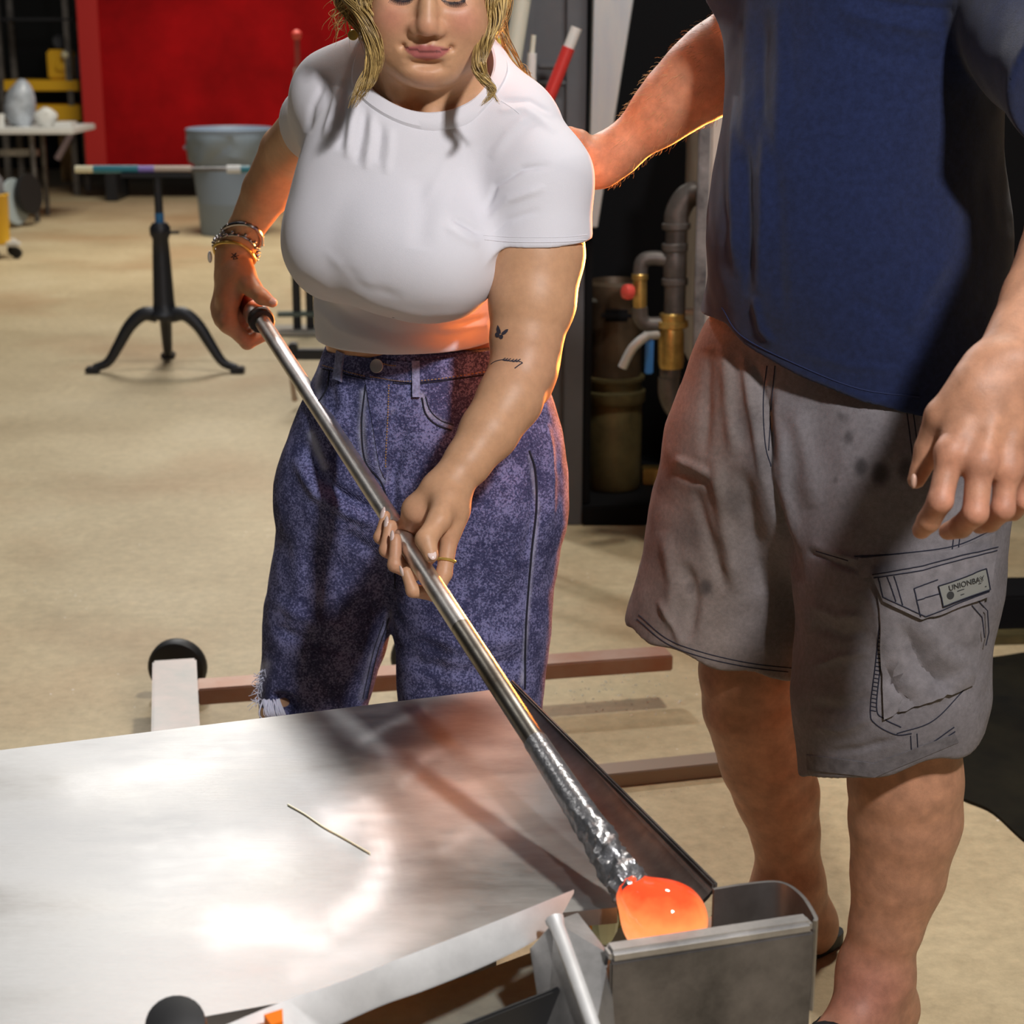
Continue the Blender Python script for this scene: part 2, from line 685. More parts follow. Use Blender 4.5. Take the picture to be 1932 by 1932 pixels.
# ================================================================== setting
def floor_material():
    m = bpy.data.materials.new('concrete_floor')
    m.use_nodes = True
    nt = m.node_tree
    b = nt.nodes['Principled BSDF']
    b.inputs['Roughness'].default_value = 0.55
    b.inputs['Specular IOR Level'].default_value = 0.35
    tc = nt.nodes.new('ShaderNodeTexCoord')

    def noise(sc, det, rough=0.6):
        n = nt.nodes.new('ShaderNodeTexNoise')
        n.inputs['Scale'].default_value = sc
        n.inputs['Detail'].default_value = det
        n.inputs['Roughness'].default_value = rough
        nt.links.new(tc.outputs['Object'], n.inputs['Vector'])
        return n.outputs['Fac']

    def ramp(fac, stops):
        r = nt.nodes.new('ShaderNodeValToRGB')
        e = r.color_ramp.elements
        e[0].position, e[0].color = stops[0][0], (*stops[0][1], 1)
        e[1].position, e[1].color = stops[-1][0], (*stops[-1][1], 1)
        for p, c in stops[1:-1]:
            k = e.new(p)
            k.color = (*c, 1)
        nt.links.new(fac, r.inputs['Fac'])
        return r.outputs['Color']

    def mix(a, bb, fac, mode='MIX'):
        x = nt.nodes.new('ShaderNodeMix')
        x.data_type = 'RGBA'
        x.blend_type = mode
        for s_, v in (('A', a), ('B', bb), ('Factor', fac)):
            if isinstance(v, (int, float)):
                x.inputs[s_].default_value = v
            elif isinstance(v, tuple):
                x.inputs[s_].default_value = (*v, 1)
            else:
                nt.links.new(v, x.inputs[s_])
        return x.outputs['Result']
    base = ramp(noise(1.3, 8, 0.62), [(0.3, (0.42, 0.325, 0.19)), (0.55, (0.55, 0.445, 0.275)), (0.75, (0.62, 0.515, 0.34))])
    fine = ramp(noise(30, 8, 0.75), [(0.3, (0.78, 0.78, 0.78)), (0.7, (1.16, 1.16, 1.16))])
    c = mix(base, fine, 1.0, 'MULTIPLY')
    # brown-red oil stains with a shape of their own
    st = ramp(noise(0.7, 4, 0.55), [(0.50, (0, 0, 0)), (0.64, (1, 1, 1))])
    sep = nt.nodes.new('ShaderNodeMath')
    sep.operation = 'MULTIPLY'
    nt.links.new(st, sep.inputs[0])
    sep.inputs[1].default_value = 0.45
    c = mix(c, (0.40, 0.225, 0.11), sep.outputs[0])
    # tiny chips of white glass
    vo = nt.nodes.new('ShaderNodeTexVoronoi')
    vo.inputs['Scale'].default_value = 26
    nt.links.new(tc.outputs['Object'], vo.inputs['Vector'])
    ch = ramp(vo.outputs['Distance'], [(0.05, (1, 1, 1)), (0.075, (0, 0, 0))])
    gate = ramp(noise(3.1, 3, 0.5), [(0.56, (0, 0, 0)), (0.60, (1, 1, 1))])
    c = mix(c, (0.85, 0.82, 0.75), mix(ch, gate, 1.0, 'MULTIPLY'))
    nt.links.new(c, b.inputs['Base Color'])
    bp = nt.nodes.new('ShaderNodeBump')
    bp.inputs['Strength'].default_value = 0.2
    bp.inputs['Distance'].default_value = 0.004
    nt.links.new(noise(60, 6, 0.7), bp.inputs['Height'])
    nt.links.new(bp.outputs['Normal'], b.inputs['Normal'])
    return m


mb = MB()
mb.box((0, 8.5, -0.06), (26, 22, 0.12))
tag(mb.build('floor', floor_material(), None, smooth=False), kind='structure')
m_blackwall = mat('black_wall', (0.005, 0.006, 0.007), rough=0.8, var=0.4, var_scale=2)
mb = MB()
mb.box((0, 19.2, 3.2), (26, 0.2, 6.4))
tag(mb.build('wall_back', m_blackwall, None, smooth=False), kind='structure')
mb = MB()
mb.box((-12.9, 8.5, 3.2), (0.2, 22, 6.4))
tag(mb.build('wall_left', m_blackwall, None, smooth=False), kind='structure')
mb = MB()
mb.box((12.9, 8.5, 3.2), (0.2, 22, 6.4))
tag(mb.build('wall_right', m_blackwall, None, smooth=False), kind='structure')

# ================================================================== blowpipe geometry (shared by the hands)
PIPE_A = P(490, 600, 2.85)
PIPE_E = P(1200, 1690, 1.604)
PU = unit(PIPE_E - PIPE_A)
PIPE_R = 0.0128


def frame_at(c):
    v = unit(np.array((0, 0, HC)) - c)
    n = unit(v - PU * v.dot(PU))
    s = np.cross(PU, n)
    if s[0] < 0:
        s = -s
    return s, n


def pipe_at_y(py):
    lo, hi = 0.0, 1.0
    for _ in range(40):
        m = (lo + hi) / 2
        if proj(PIPE_A + (PIPE_E - PIPE_A) * m)[1] < py:
            lo = m
        else:
            hi = m
    return PIPE_A + (PIPE_E - PIPE_A) * lo



# ================================================================== marver table with tool bins
HT = 0.55
T1 = PF(965, 1290, HT)
e1 = unit(PF(0, 1412, HT) - T1)            # along the far edge, to the left
e2 = np.array((-e1[1], e1[0], 0))
if e2[1] > 0:
    e2 = -e2                               # towards the camera along the right edge


def brushed_metal():
    m = bpy.data.materials.new('worn_aluminium')
    m.use_nodes = True
    nt = m.node_tree
    b = nt.nodes['Principled BSDF']
    b.inputs['Metallic'].default_value = 1.0
    tc = nt.nodes.new('ShaderNodeTexCoord')

    def noise(sc, det, stretch=None, rough=0.6, rot=0.0):
        v = tc.outputs['Object']
        if stretch:
            mp = nt.nodes.new('ShaderNodeMapping')
            mp.inputs['Scale'].default_value = stretch
            mp.inputs['Rotation'].default_value = (0, 0, rot)
            nt.links.new(v, mp.inputs['Vector'])
            v = mp.outputs['Vector']
        n = nt.nodes.new('ShaderNodeTexNoise')
        n.inputs['Scale'].default_value = sc
        n.inputs['Detail'].default_value = det
        n.inputs['Roughness'].default_value = rough
        nt.links.new(v, n.inputs['Vector'])
        return n.outputs['Fac']
    smear = noise(3.2, 7, (1, 2.2, 1), 0.65, -0.35)
    scr = noise(30, 4, (1, 14, 1), 0.7, -0.35)
    r = nt.nodes.new('ShaderNodeValToRGB')
    r.color_ramp.elements[0].position, r.color_ramp.elements[0].color = 0.32, (0.24, 0.228, 0.215, 1)
    r.color_ramp.elements[1].position, r.color_ramp.elements[1].color = 0.66, (0.48, 0.475, 0.47, 1)
    nt.links.new(smear, r.inputs['Fac'])
    at = nt.nodes.new('ShaderNodeAttribute')
    at.attribute_name = 'chalk'
    mx = nt.nodes.new('ShaderNodeMix')
    mx.data_type = 'RGBA'
    nt.links.new(at.outputs['Fac'], mx.inputs['Factor'])
    nt.links.new(r.outputs['Color'], mx.inputs['A'])
    mx.inputs['B'].default_value = (0.92, 0.91, 0.90, 1)
    nt.links.new(mx.outputs['Result'], b.inputs['Base Color'])
    inv = nt.nodes.new('ShaderNodeMath')
    inv.operation = 'MULTIPLY_ADD'
    nt.links.new(at.outputs['Fac'], inv.inputs[0])
    inv.inputs[1].default_value = -1.0
    inv.inputs[2].default_value = 0.95
    inv.use_clamp = True
    nt.links.new(inv.outputs[0], b.inputs['Metallic'])
    rr = nt.nodes.new('ShaderNodeMapRange')
    rr.inputs['From Min'].default_value = 0.3
    rr.inputs['From Max'].default_value = 0.7
    rr.inputs['To Min'].default_value = 0.40
    rr.inputs['To Max'].default_value = 0.60
    nt.links.new(smear, rr.inputs['Value'])
    nt.links.new(rr.outputs['Result'], b.inputs['Roughness'])
    bp = nt.nodes.new('ShaderNodeBump')
    bp.inputs['Strength'].default_value = 0.22
    bp.inputs['Distance'].default_value = 0.001
    nt.links.new(scr, bp.inputs['Height'])
    nt.links.new(bp.outputs['Normal'], b.inputs['Normal'])
    return m


m_alu = brushed_metal()
m_steel = mat('grey_steel', (0.45, 0.44, 0.43), rough=0.42, metal=0.8, var=0.25, var_scale=18)
m_steel_d = mat('dark_steel', (0.16, 0.15, 0.145), rough=0.45, metal=0.7, var=0.4, var_scale=12)
m_black = mat('black_rubber', (0.012, 0.012, 0.013), rough=0.55)

table = thing('marver_table', 'low grey metal marver table in front, its worn top under the pipe', 'table', (-0.5, 1.7, 0))

A0 = PF(955, 1298, HT)
A1 = PF(1165, 1712, HT)
A2 = PF(1058, 1722, HT)
A3 = PF(540, 1890, HT)
A4 = A3 + e1 * 0.95
A5 = T1 + e1 * 1.25
# top plate as a fine grid so that the chalky smears can lie on it
nx_, ny_ = 150, 90
V, F = [], []
near = [A4, A3, A2, A1]
cum = np.concatenate([[0], np.cumsum([np.linalg.norm(near[i + 1] - near[i]) for i in range(3)])])
for i in range(nx_ + 1):
    u = i / nx_
    d_ = u * cum[-1]
    k = min(int(np.searchsorted(cum, d_, 'right')) - 1, 2)
    q = near[k] + (near[k + 1] - near[k]) * ((d_ - cum[k]) / (cum[k + 1] - cum[k]))
    t_ = A5 + (A0 - A5) * u
    for j in range(ny_ + 1):
        v = j / ny_
        V.append(t_ * (1 - v) + q * v)
nn_ = len(V)
V = np.array(V)
V = np.concatenate([V, V - np.array((0, 0, 0.018))])
W_ = ny_ + 1
for i in range(nx_):
    for j in range(ny_):
        a = i * W_ + j
        F.append((a, a + 1, a + W_ + 1, a + W_))
        F.append((nn_ + a, nn_ + a + W_, nn_ + a + W_ + 1, nn_ + a + 1))
rim = [i * W_ for i in range(nx_ + 1)] + [nx_ * W_ + j for j in range(1, W_)] + [i * W_ + ny_ for i in range(nx_ - 1, -1, -1)] + list(range(ny_ - 1, 0, -1))
for a, b_ in zip(rim, rim[1:] + rim[:1]):
    F.append((a, b_, nn_ + b_, nn_ + a))
top = obj('top_plate', V, F, m_alu, table)
top.data.set_sharp_from_angle(angle=math.radians(40))
tx, ty = proj(V)
chalk = np.zeros(len(V))
for pts, wd, am in (([(690, 1520), (705, 1560), (722, 1600), (716, 1650), (690, 1700), (640, 1740)], 24, 0.8),
                    ([(640, 1545), (690, 1530), (705, 1545)], 34, 0.85), ([(420, 1760), (520, 1750), (600, 1770)], 34, 0.5),
                    ([(680, 1400), (730, 1370), (800, 1340)], 9, 0.30), ([(760, 1480), (800, 1430), (860, 1400)], 10, 0.22),
                    ([(300, 1640), (420, 1600), (520, 1600)], 50, 0.16), ([(840, 1600), (900, 1560), (960, 1560)], 14, 0.2),
                    ([(150, 1480), (300, 1450), (450, 1400)], 40, 0.18), ([(560, 1830), (700, 1790), (820, 1740)], 26, 0.25)):
    d, t = polydist(tx, ty, np.asarray(pts, float))
    chalk = np.maximum(chalk, am * np.exp(-(d / wd) ** 2) * (0.8 + 0.7 * vnoise(V, 60, 2)))
at = top.data.attributes.new('chalk', 'FLOAT', 'POINT')
at.data.foreach_set('value', np.clip(chalk, 0, 0.9).astype(np.float32))

# tapering gutter along the right edge
R0, R1 = T1, PF(1350, 1675, HT)
V, F = [], []
nl, nw_ = 40, 14
for i in range(nl + 1):
    v = i / nl
    a, b_ = A0 + (A1 - A0) * v, R0 + (R1 - R0) * v
    for j in range(nw_ + 1):
        u = j / nw_
        p = a + (b_ - a) * u
        p[2] = HT + 0.003 * u - 0.030 * v * math.sin(math.pi * u) ** 0.8
        V.append(p)
W_ = nw_ + 1
V = np.array(V)
k = len(V)
V = np.concatenate([V, V - np.array((0, 0, 0.005))])
for i in range(nl):
    for j in range(nw_):
        a = i * W_ + j
        F.append((a, a + W_, a + W_ + 1, a + 1))
        F.append((k + a, k + a + 1, k + a + W_ + 1, k + a + W_))
for i in range(nl):
    a = i * W_ + nw_
    F.append((a, a + W_, k + a + W_, k + a))
obj('gutter', V, F, mat('heat_stained_steel', (0.115, 0.095, 0.088), rough=0.33, metal=0.9, color2=(0.26, 0.24, 0.22), var_scale=9), table)
mb = MB()
mb.beam(R0 + (0, 0, 0.0), R1 + (0, 0, 0.0), 0.006, 0.012, 0.002)
mb.build('gutter_rim', m_steel_d, table)

# right bin: thick front lip, rounded back wall
HB = 0.572
bl, br_ = PF(1150, 1796, HB), PF(1534, 1738, HB)
mb = MB()
bd = unit(br_ - bl)
nb = np.array((bd[1], -bd[0], 0))
nb = nb if nb[1] < 0 else -nb
mb.beam(bl - nb * 0.008 - (0, 0, 0.006), br_ - nb * 0.008 - (0, 0, 0.006), 0.022, 0.014, 0.004)
mb.build('bin_lip', m_steel, table)
mb = MB()
mb.beam(bl + nb * 0.001 - (0, 0, 0.075), br_ + nb * 0.001 - (0, 0, 0.075), 0.006, 0.13, 0.002)
mb.build('bin_front', m_steel_d, table)


def wall(mb, pts, ht, th):
    pts = np.asarray(pts, float)
    V, F = [], []
    T_ = np.gradient(pts, axis=0)
    for p, t in zip(pts, T_):
        t = unit(t)
        n = np.array((t[1], -t[0], 0))
        for s_ in (0.5, -0.5):
            V.append(p + n * th * s_)
            V.append(p + n * th * s_ - np.array((0, 0, ht)))
    for i in range(len(pts) - 1):
        a = i * 4
        b2_ = a + 4
        F += [(a, b2_, b2_ + 1, a + 1), (a + 2, a + 3, b2_ + 3, b2_ + 2), (a, a + 2, b2_ + 2, b2_), (a + 1, b2_ + 1, b2_ + 3, a + 3)]
    a = (len(pts) - 1) * 4
    F += [(0, 1, 3, 2), (a, a + 2, a + 3, a + 1)]
    mb.add(V, F)


mb = MB()
wall(mb, spline([br_ + bd * 0.002, PF(1538, 1728, HB), PF(1512, 1688, HB), PF(1472, 1664, HB), PF(1410, 1667, HB), PF(1346, 1677, HB)], 26), 0.10, 0.004)
mb.build('bin_wall', m_alu, table)
mb = MB()
q = [bl, br_, PF(1512, 1688, HB), PF(1346, 1677, HB), PF(1165, 1712, HB), PF(1085, 1745, HB)]
q = [np.array((p[0], p[1], 0.470)) for p in q]
mb.prism(q, (0, 0, -0.004))
mb.build('bin_floor', m_steel_d, table)

# curved sheet lip of the left bin, with its welded end
tp = spline([PF(x, y, 0.580) for x, y in ((1083, 1678), (1000, 1712), (900, 1752), (760, 1806), (650, 1850), (545, 1885), (430, 1932), (330, 1975))], 40)
bt = spline([PF(x, y, 0.552) for x, y in ((1046, 1745), (985, 1782), (900, 1822), (800, 1862), (720, 1890), (620, 1935), (520, 1985), (430, 2040))], 40)
V = np.concatenate([tp, bt, tp - (0, 0, 0.004), bt - (0, 0, 0.004)])
F = []
for i in range(39):
    F += [(i, i + 1, 41 + i, 40 + i), (80 + i, 120 + i, 121 + i, 81 + i), (i, 80 + i, 81 + i, i + 1), (40 + i, 41 + i, 121 + i, 120 + i)]
F += [(0, 40, 120, 80), (39, 119, 159, 79)]
m_bright = mat('bright_steel', (0.74, 0.74, 0.73), rough=0.5, metal=0.35, var=0.1, var_scale=20)
mb = MB()
mb.add(V, F)
mb.build('bin_sheet', m_bright, table)
# folded divider with bright weld bead
ra, rb_ = PF(1046, 1738, 0.574), PF(1122, 1950, 0.515)
la, lb_ = PF(1000, 1790, 0.545), PF(1030, 1975, 0.480)
ga, gb_ = PF(1150, 1800, 0.560), PF(1162, 1965, 0.490)
gt = PF(1090, 1722, 0.566)
V = np.array([ra, rb_, la, lb_, ga, gb_, gt])
V = np.concatenate([V, V - np.array((0, -0.003, 0.004))])
F = [(0, 2, 3, 1), (0, 1, 5, 4), (0, 4, 6), (7, 8, 10, 9), (7, 11, 12, 8), (7, 13, 11), (2, 9, 10, 3), (4, 5, 12, 11), (0, 6, 13, 7), (6, 4, 11, 13)]
mb = MB()
mb.add(V, F)
mb.build('bin_divider', m_steel, table, smooth=False)
mb = MB()
mb.tube(spline([ra + (0, 0, 0.002), (ra + rb_) / 2 + (0, 0, 0.003), rb_ + (0, 0, 0.002)], 14), [0.0075 if i else 0.010 for i in range(14)], 10)
mb.build('weld_bead', m_bright, table)
# left bin front and floor
fa_, fb_ = PF(1052, 1862, 0.530), PF(860, 1938, 0.530)
fa2 = fa_ + (fa_ - fb_) * 0.02
fb2 = fb_ + (fb_ - fa_) * 2.5
mb = MB()
mb.beam(fa2 - (0, 0, 0.06), fb2 - (0, 0, 0.06), 0.006, 0.12, 0.002)
mb.build('bin_front', m_black, table)
mb = MB()
q = [PF(x, y, 0.46) for x, y in ((1075, 1770), (900, 1835), (700, 1900), (480, 1960), (420, 2150), (1000, 2150), (1085, 1930))]
mb.prism(q, (0, 0, -0.004))
mb.build('bin_floor', mat('olive_grey_steel', (0.42, 0.41, 0.33), rough=0.5, metal=0.4, color2=(0.24, 0.24, 0.20), var_scale=9), table)
# legs and underframe
mb = MB()
for p in (T1 + e1 * 0.07 + e2 * 0.06, T1 + e1 * 0.07 + e2 * 0.52, T1 + e1 * 1.15 + e2 * 0.06, T1 + e1 * 1.1 + e2 * 0.52):
    m2 = MB()
    m2.box((p[0], p[1], 0.266), (0.05, 0.05, 0.532), None, 0.003)
    m2.build('leg', m_steel_d, table)
for a, b_ in ((0.07, 0.06), (0.07, 0.52)):
    m2 = MB()
    m2.beam(T1 + e1 * 0.09 + e2 * b_ - (0, 0, 0.045), T1 + e1 * 1.1 + e2 * b_ - (0, 0, 0.045), 0.04, 0.05)
    m2.build('apron', m_steel_d, table)

# bits lying in the bins
rnd = random.Random(3)


def lump(name, c, r, m, label, seed):
    V, F = [], []
    mb_ = MB()
    mb_.ell((0, 0, 0), r, None, 9, 6)
    V = np.concatenate(mb_.V)
    V = V * (1 + 0.55 * vnoise(V, 1.1 / max(r), seed))[:, None]
    V[:, 2] -= V[:, 2].min()
    m3 = MB()
    m3.add(V + np.asarray(c, float), mb_.F)
    o = m3.build(name, m, None, smooth=False)
    return tag(rebase(o), label, 'glass')


lump('glass_scrap', PF(1124, 1752, 0.475) * (1, 1, 0) + (0, 0, 0.470), (0.013, 0.011, 0.036), mat('amber_glass', (0.95, 0.38, 0.02), rough=0.15),
     'amber glass scrap in the bin beside the glowing gather', 2)
lump('glass_scrap', PF(1142, 1776, 0.475) * (1, 1, 0) + (0, 0, 0.470), (0.017, 0.012, 0.030), mat('pale_green_glass', (0.60, 0.72, 0.55), rough=0.2),
     'pale green glass scrap behind the front lip of the bin', 5)
lump('glass_scrap', PF(1158, 1745, 0.475) * (1, 1, 0) + (0, 0, 0.470), (0.014, 0.012, 0.022), mat('olive_glass', (0.16, 0.13, 0.02), rough=0.2),
     'dark olive glass scrap just left of the glowing gather', 8)
# a fine thread of glass on the plate
mb = MB()
mb.tube(spline([PF(x, y, HT + 0.0012) for x, y in ((543, 1518), (575, 1536), (610, 1560), (650, 1582), (698, 1610))], 20), 0.0011, 6)
o = mb.build('glass_thread', mat('clear_thread', (0.9, 0.85, 0.6), rough=0.2), None)
tag(rebase(o), 'thin pale glass thread lying across the worn metal table top', 'glass')
# black knob and orange marker of tools kept at the near edge
t_ = thing('tool', 'black rubber-headed tool resting at the near edge of the metal table', 'tool', PF(330, 1935, 0.55))
mb = MB()
c_ = PF(332, 1945, 0.568)
mb.lathe([(0.008, -0.02), (0.026, -0.018), (0.028, 0), (0.026, 0.016), (0.012, 0.02)], c_, (0.1, -0.5, 0.8), 24)
mb.build('head', m_black, t_)
mb = MB()
mb.tube([c_ - (0, 0.0, 0.004), c_ + np.array((-0.02, -0.16, -0.004))], 0.008, 10)
mb.build('handle', m_steel_d, t_)
mb = MB()
q = [PF(x, y, 0.588) for x, y in ((498, 1914), (533, 1903), (534, 1926), (512, 1934))]
mb.prism(q, (0, 0, -0.022))
tag(rebase(mb.build('glass_chip', mat('orange_glass', (0.90, 0.20, 0.01), rough=0.7, spec=0.1), None, smooth=False)), 'small orange glass chip by the lower end of the curved steel lip', 'glass')

# ================================================================== the pipe with its glowing gather
pipe = thing('blowpipe', 'long steel pipe in the woman\'s hands with glowing orange glass at its end', 'blowpipe', PIPE_A)
m_pipe = mat('pipe_steel', (0.70, 0.68, 0.66), rough=0.42, metal=1.0, var=0.15, var_scale=30, bump=0.08, bump_scale=400, rough_var=0.08)
m_pipe_d = mat('burnt_steel', (0.42, 0.40, 0.36), rough=0.38, metal=1.0, color2=(0.17, 0.14, 0.11), var_scale=14, rough_var=0.1)
PB = pipe_at_y(1185)
PC = pipe_at_y(1400)
mb = MB()
mb.tube([PIPE_A - PU * 0.01, PB], PIPE_R, 28)
mb.build('shaft', m_pipe, pipe)
mb = MB()
mb.tube([PB - PU * 0.001, PC], PIPE_R * 1.0, 28)
mb.build('shaft_hot_end', m_pipe_d, pipe)
# crusted head
n_ = 70
V, F = [], []
s_, nrm = frame_at(PIPE_E)
for i in range(n_ + 1):
    t = i / n_
    c = PC + (PIPE_E - PC) * t
    r = PIPE_R + 0.0012 + 0.0062 * t ** 1.2
    for j in range(32):
        a = 2 * math.pi * j / 32
        V.append(c + r * (math.cos(a) * s_ + math.sin(a) * nrm))
V = np.array(V)
tt = np.repeat(np.linspace(0, 1, n_ + 1), 32)
cen_ = PC + (PIPE_E - PC) * tt[:, None]
V = V + (V - cen_) * ((vnoise(V, 130, 1) * 0.9 + vnoise(V, 300, 2) * 0.5) * np.clip((tt - 0.35) * 1.2, 0, 0.6))[:, None]
for i in range(n_):
    for j in range(32):
        F.append((i * 32 + j, i * 32 + (j + 1) % 32, (i + 1) * 32 + (j + 1) % 32, (i + 1) * 32 + j))
F.append(tuple(range(31, -1, -1)))
mb = MB()
mb.add(V, F)
mb.build('pipe_head', mat('crusted_steel', (0.34, 0.345, 0.36), rough=0.30, metal=0.85, color2=(0.6, 0.6, 0.62), var_scale=120, bump=0.5, bump_scale=160), pipe)
mb = MB()
mb.lathe([(PIPE_R, 0), (0.0205, 0), (0.0215, 0.003), (0.0215, 0.026), (0.0208, 0.028), (PIPE_R, 0.028)], PIPE_A - PU * 0.028, PU, 32, cap=False)
mb.build('collar_ring', mat('satin_steel', (0.62, 0.58, 0.55), rough=0.4, metal=0.9), pipe)
mb = MB()
mb.lathe([(PIPE_R, 0), (0.0205, 0), (0.0215, 0.003), (0.0215, 0.010), (0.0200, 0.013), (PIPE_R, 0.014)], PIPE_A + PU * 0.002, PU, 32, cap=False)
mb.build('rubber_ring', m_black, pipe)
mb = MB()
mb.lathe([(0.006, -0.16), (0.019, -0.155), (0.0205, -0.14), (0.0205, -0.03), (0.0205, -0.02)], PIPE_A, PU, 28)
mb.build('grip', mat('dark_red_rubber', (0.10, 0.008, 0.008), rough=0.5), pipe)


def hot_glass():
    m = bpy.data.materials.new('hot_glass')
    m.use_nodes = True
    nt = m.node_tree
    b = nt.nodes['Principled BSDF']
    b.inputs['Roughness'].default_value = 0.05
    b.inputs['Coat Weight'].default_value = 0.6
    tc = nt.nodes.new('ShaderNodeTexCoord')
    sp = nt.nodes.new('ShaderNodeSeparateXYZ')
    nt.links.new(tc.outputs['Generated'], sp.inputs['Vector'])
    n = nt.nodes.new('ShaderNodeTexNoise')
    n.inputs['Scale'].default_value = 5
    nt.links.new(tc.outputs['Generated'], n.inputs['Vector'])
    ma = nt.nodes.new('ShaderNodeMath')
    ma.operation = 'MULTIPLY_ADD'
    nt.links.new(n.outputs['Fac'], ma.inputs[0])
    ma.inputs[1].default_value = 0.18
    nt.links.new(sp.outputs['Z'], ma.inputs[2])
    r = nt.nodes.new('ShaderNodeValToRGB')
    e = r.color_ramp.elements
    e[0].position, e[0].color = 0.30, (1.0, 0.42, 0.17, 1)
    e[1].position, e[1].color = 1.12, (0.70, 0.035, 0.012, 1)
    k = e.new(0.72)
    k.color = (1.0, 0.26, 0.075, 1)
    nt.links.new(ma.outputs[0], r.inputs['Fac'])
    b.inputs['Base Color'].default_value = (0.5, 0.08, 0.02, 1)
    nt.links.new(r.outputs['Color'], b.inputs['Emission Color'])
    b.inputs['Emission Strength'].default_value = 1.35
    return m


G = SDF()
gc = P(1254, 1736, 1.590)
G.ell(gc, (0.043, 0.040, 0.039), 0.02)
G.cone(PIPE_E - PU * 0.004, gc, 0.0180, 0.030, 0.02)
GV, GF = G.mesh(0.0025)
obj('glass_gather', GV, GF, hot_glass(), pipe)['label'] = 'glowing orange molten glass gather'

# ================================================================== rolling floor frame behind the table
fr_ = thing('rolling_frame', 'low steel frame on black wheels lying on the floor behind the table', 'frame', PF(330, 1380, 0))
m_fr = mat('scuffed_steel', (0.50, 0.42, 0.40), rough=0.5, metal=0.35, color2=(0.36, 0.36, 0.35), var_scale=9)
mb = MB()
a, b_ = PF(329, 1243, 0.13), PF(332, 1420, 0.13)
b_ = a + (b_ - a) * 1.0
mb.beam(a - (0, 0, 0.03), b_ - (0, 0, 0.03), 0.092, 0.06, 0.004)
mb.build('side_bar', m_fr, fr_)
mb = MB()
a, b_ = PF(372, 1290, 0.12), PF(1262, 1227, 0.12)
mb.beam(a - (0, 0, 0.018), b_ - (0, 0, 0.018), 0.065, 0.036, 0.003)
mb.build('cross_bar', mat('rusty_steel', (0.36, 0.17, 0.11), rough=0.5, metal=0.3, color2=(0.42, 0.28, 0.22), var_scale=7), fr_)
for x, y in ((329, 1240), (790, 1222)):
    mb = MB()
    c = PF(x, y, 0.10)
    c = np.array((c[0], c[1] + 0.03, 0.066))
    ax_ = unit((0.05, 1, 0))
    mb.lathe([(0.015, -0.02), (0.050, -0.02), (0.060, -0.017), (0.065, -0.008), (0.065, 0.008), (0.060, 0.017), (0.050, 0.02), (0.015, 0.02)], c, ax_, 32)
    wh = mb.build('wheel', m_black, fr_)
mb = MB()
a, b_ = PF(1128, 1452, 0.03), PF(1400, 1424, 0.03)
mb.beam(a - (0, 0, 0.015), b_ - (0, 0, 0.015), 0.055, 0.03, 0.002)
o = mb.build('floor_bar', mat('brown_steel', (0.30, 0.22, 0.17), rough=0.5, metal=0.4), None)
tag(rebase(o), 'short brown steel bar flat on the floor beside the bare right leg', 'bar')

SKIN_W = np.array((0.60, 0.335, 0.190))
SKIN_M = np.array((0.47, 0.235, 0.14))

m_skin = mat('skin', (0.55, 0.31, 0.19), rough=0.46, attr='col', var=0.07, var_scale=70, bump=0.12, bump_scale=900, sss=0.12, spec=0.4)
m_skin_m = mat('skin_tanned', (0.5, 0.25, 0.15), rough=0.5, attr='col', var=0.12, var_scale=90, bump=0.2, bump_scale=700, sss=0.10, spec=0.4)
m_white = mat('white_cotton', (0.74, 0.73, 0.78), rough=0.95, bump=0.25, bump_scale=1400, spec=0.15, sheen=0.1)
m_nail = mat('nail_polish', (0.85, 0.66, 0.6), rough=0.12, coat=0.6)
m_gold = mat('gold', (0.80, 0.56, 0.14), rough=0.32, metal=0.65)
m_gunmetal = mat('dark_silver', (0.42, 0.40, 0.42), rough=0.25, metal=1.0)
m_pearl = mat('white_bead', (0.85, 0.84, 0.8), rough=0.3)
m_thread_d = mat('dark_thread', (0.012, 0.014, 0.03), rough=0.9)
m_ink = mat('tattoo_ink', (0.035, 0.03, 0.045), rough=0.7)

woman = thing('person', 'blond woman in white t-shirt and blue jeans gripping the long pipe',
              'person', PF(745, 1720) * np.array((1, 1, 0)))

# ---- skeleton points
sh_r = P(628, 195, 2.53)          # her right shoulder (left in the photo)
el_r = P(543, 287, 2.80)
wr_r = P(441, 478, 2.915)
sh_l = P(1006, 245, 2.43)
el_l = P(988, 690, 2.34)
wr_l = P(846, 918, 2.225)

B = SDF()
# torso under the shirt, neck
B.cone(P(742, 290, 2.50), P(765, 600, 2.60), 0.105, 0.11, 0.03, w=(0, 1, 0), q=1.25)
B.cone(P(765, 600, 2.60), P(812, 820, 2.64), 0.115, 0.14, 0.05, w=(0, 1, 0), q=1.3)
B.cone(P(660, 195, 2.52), P(950, 230, 2.46), 0.042, 0.046, 0.05)
B.cone(P(806, 215, 2.47), P(812, 30, 2.44), 0.060, 0.055, 0.035)
B.cone(P(735, 225, 2.47), P(775, 80, 2.40), 0.030, 0.022, 0.045)      # trapezius / neck cords
B.cone(P(895, 215, 2.45), P(850, 90, 2.40), 0.032, 0.022, 0.045)
B.cone(P(762, 236, 2.405), P(722, 50, 2.40), 0.013, 0.012, 0.02)
B.cone(P(798, 238, 2.40), P(890, 60, 2.40), 0.013, 0.012, 0.02)
B.ell(P(778, 222, 2.395), (0.014, 0.014, 0.016), 0.018, 's')
B.cone(P(752, 232, 2.41), P(650, 190, 2.47), 0.014, 0.014, 0.02)
B.cone(P(810, 234, 2.40), P(930, 180, 2.43), 0.014, 0.014, 0.02)

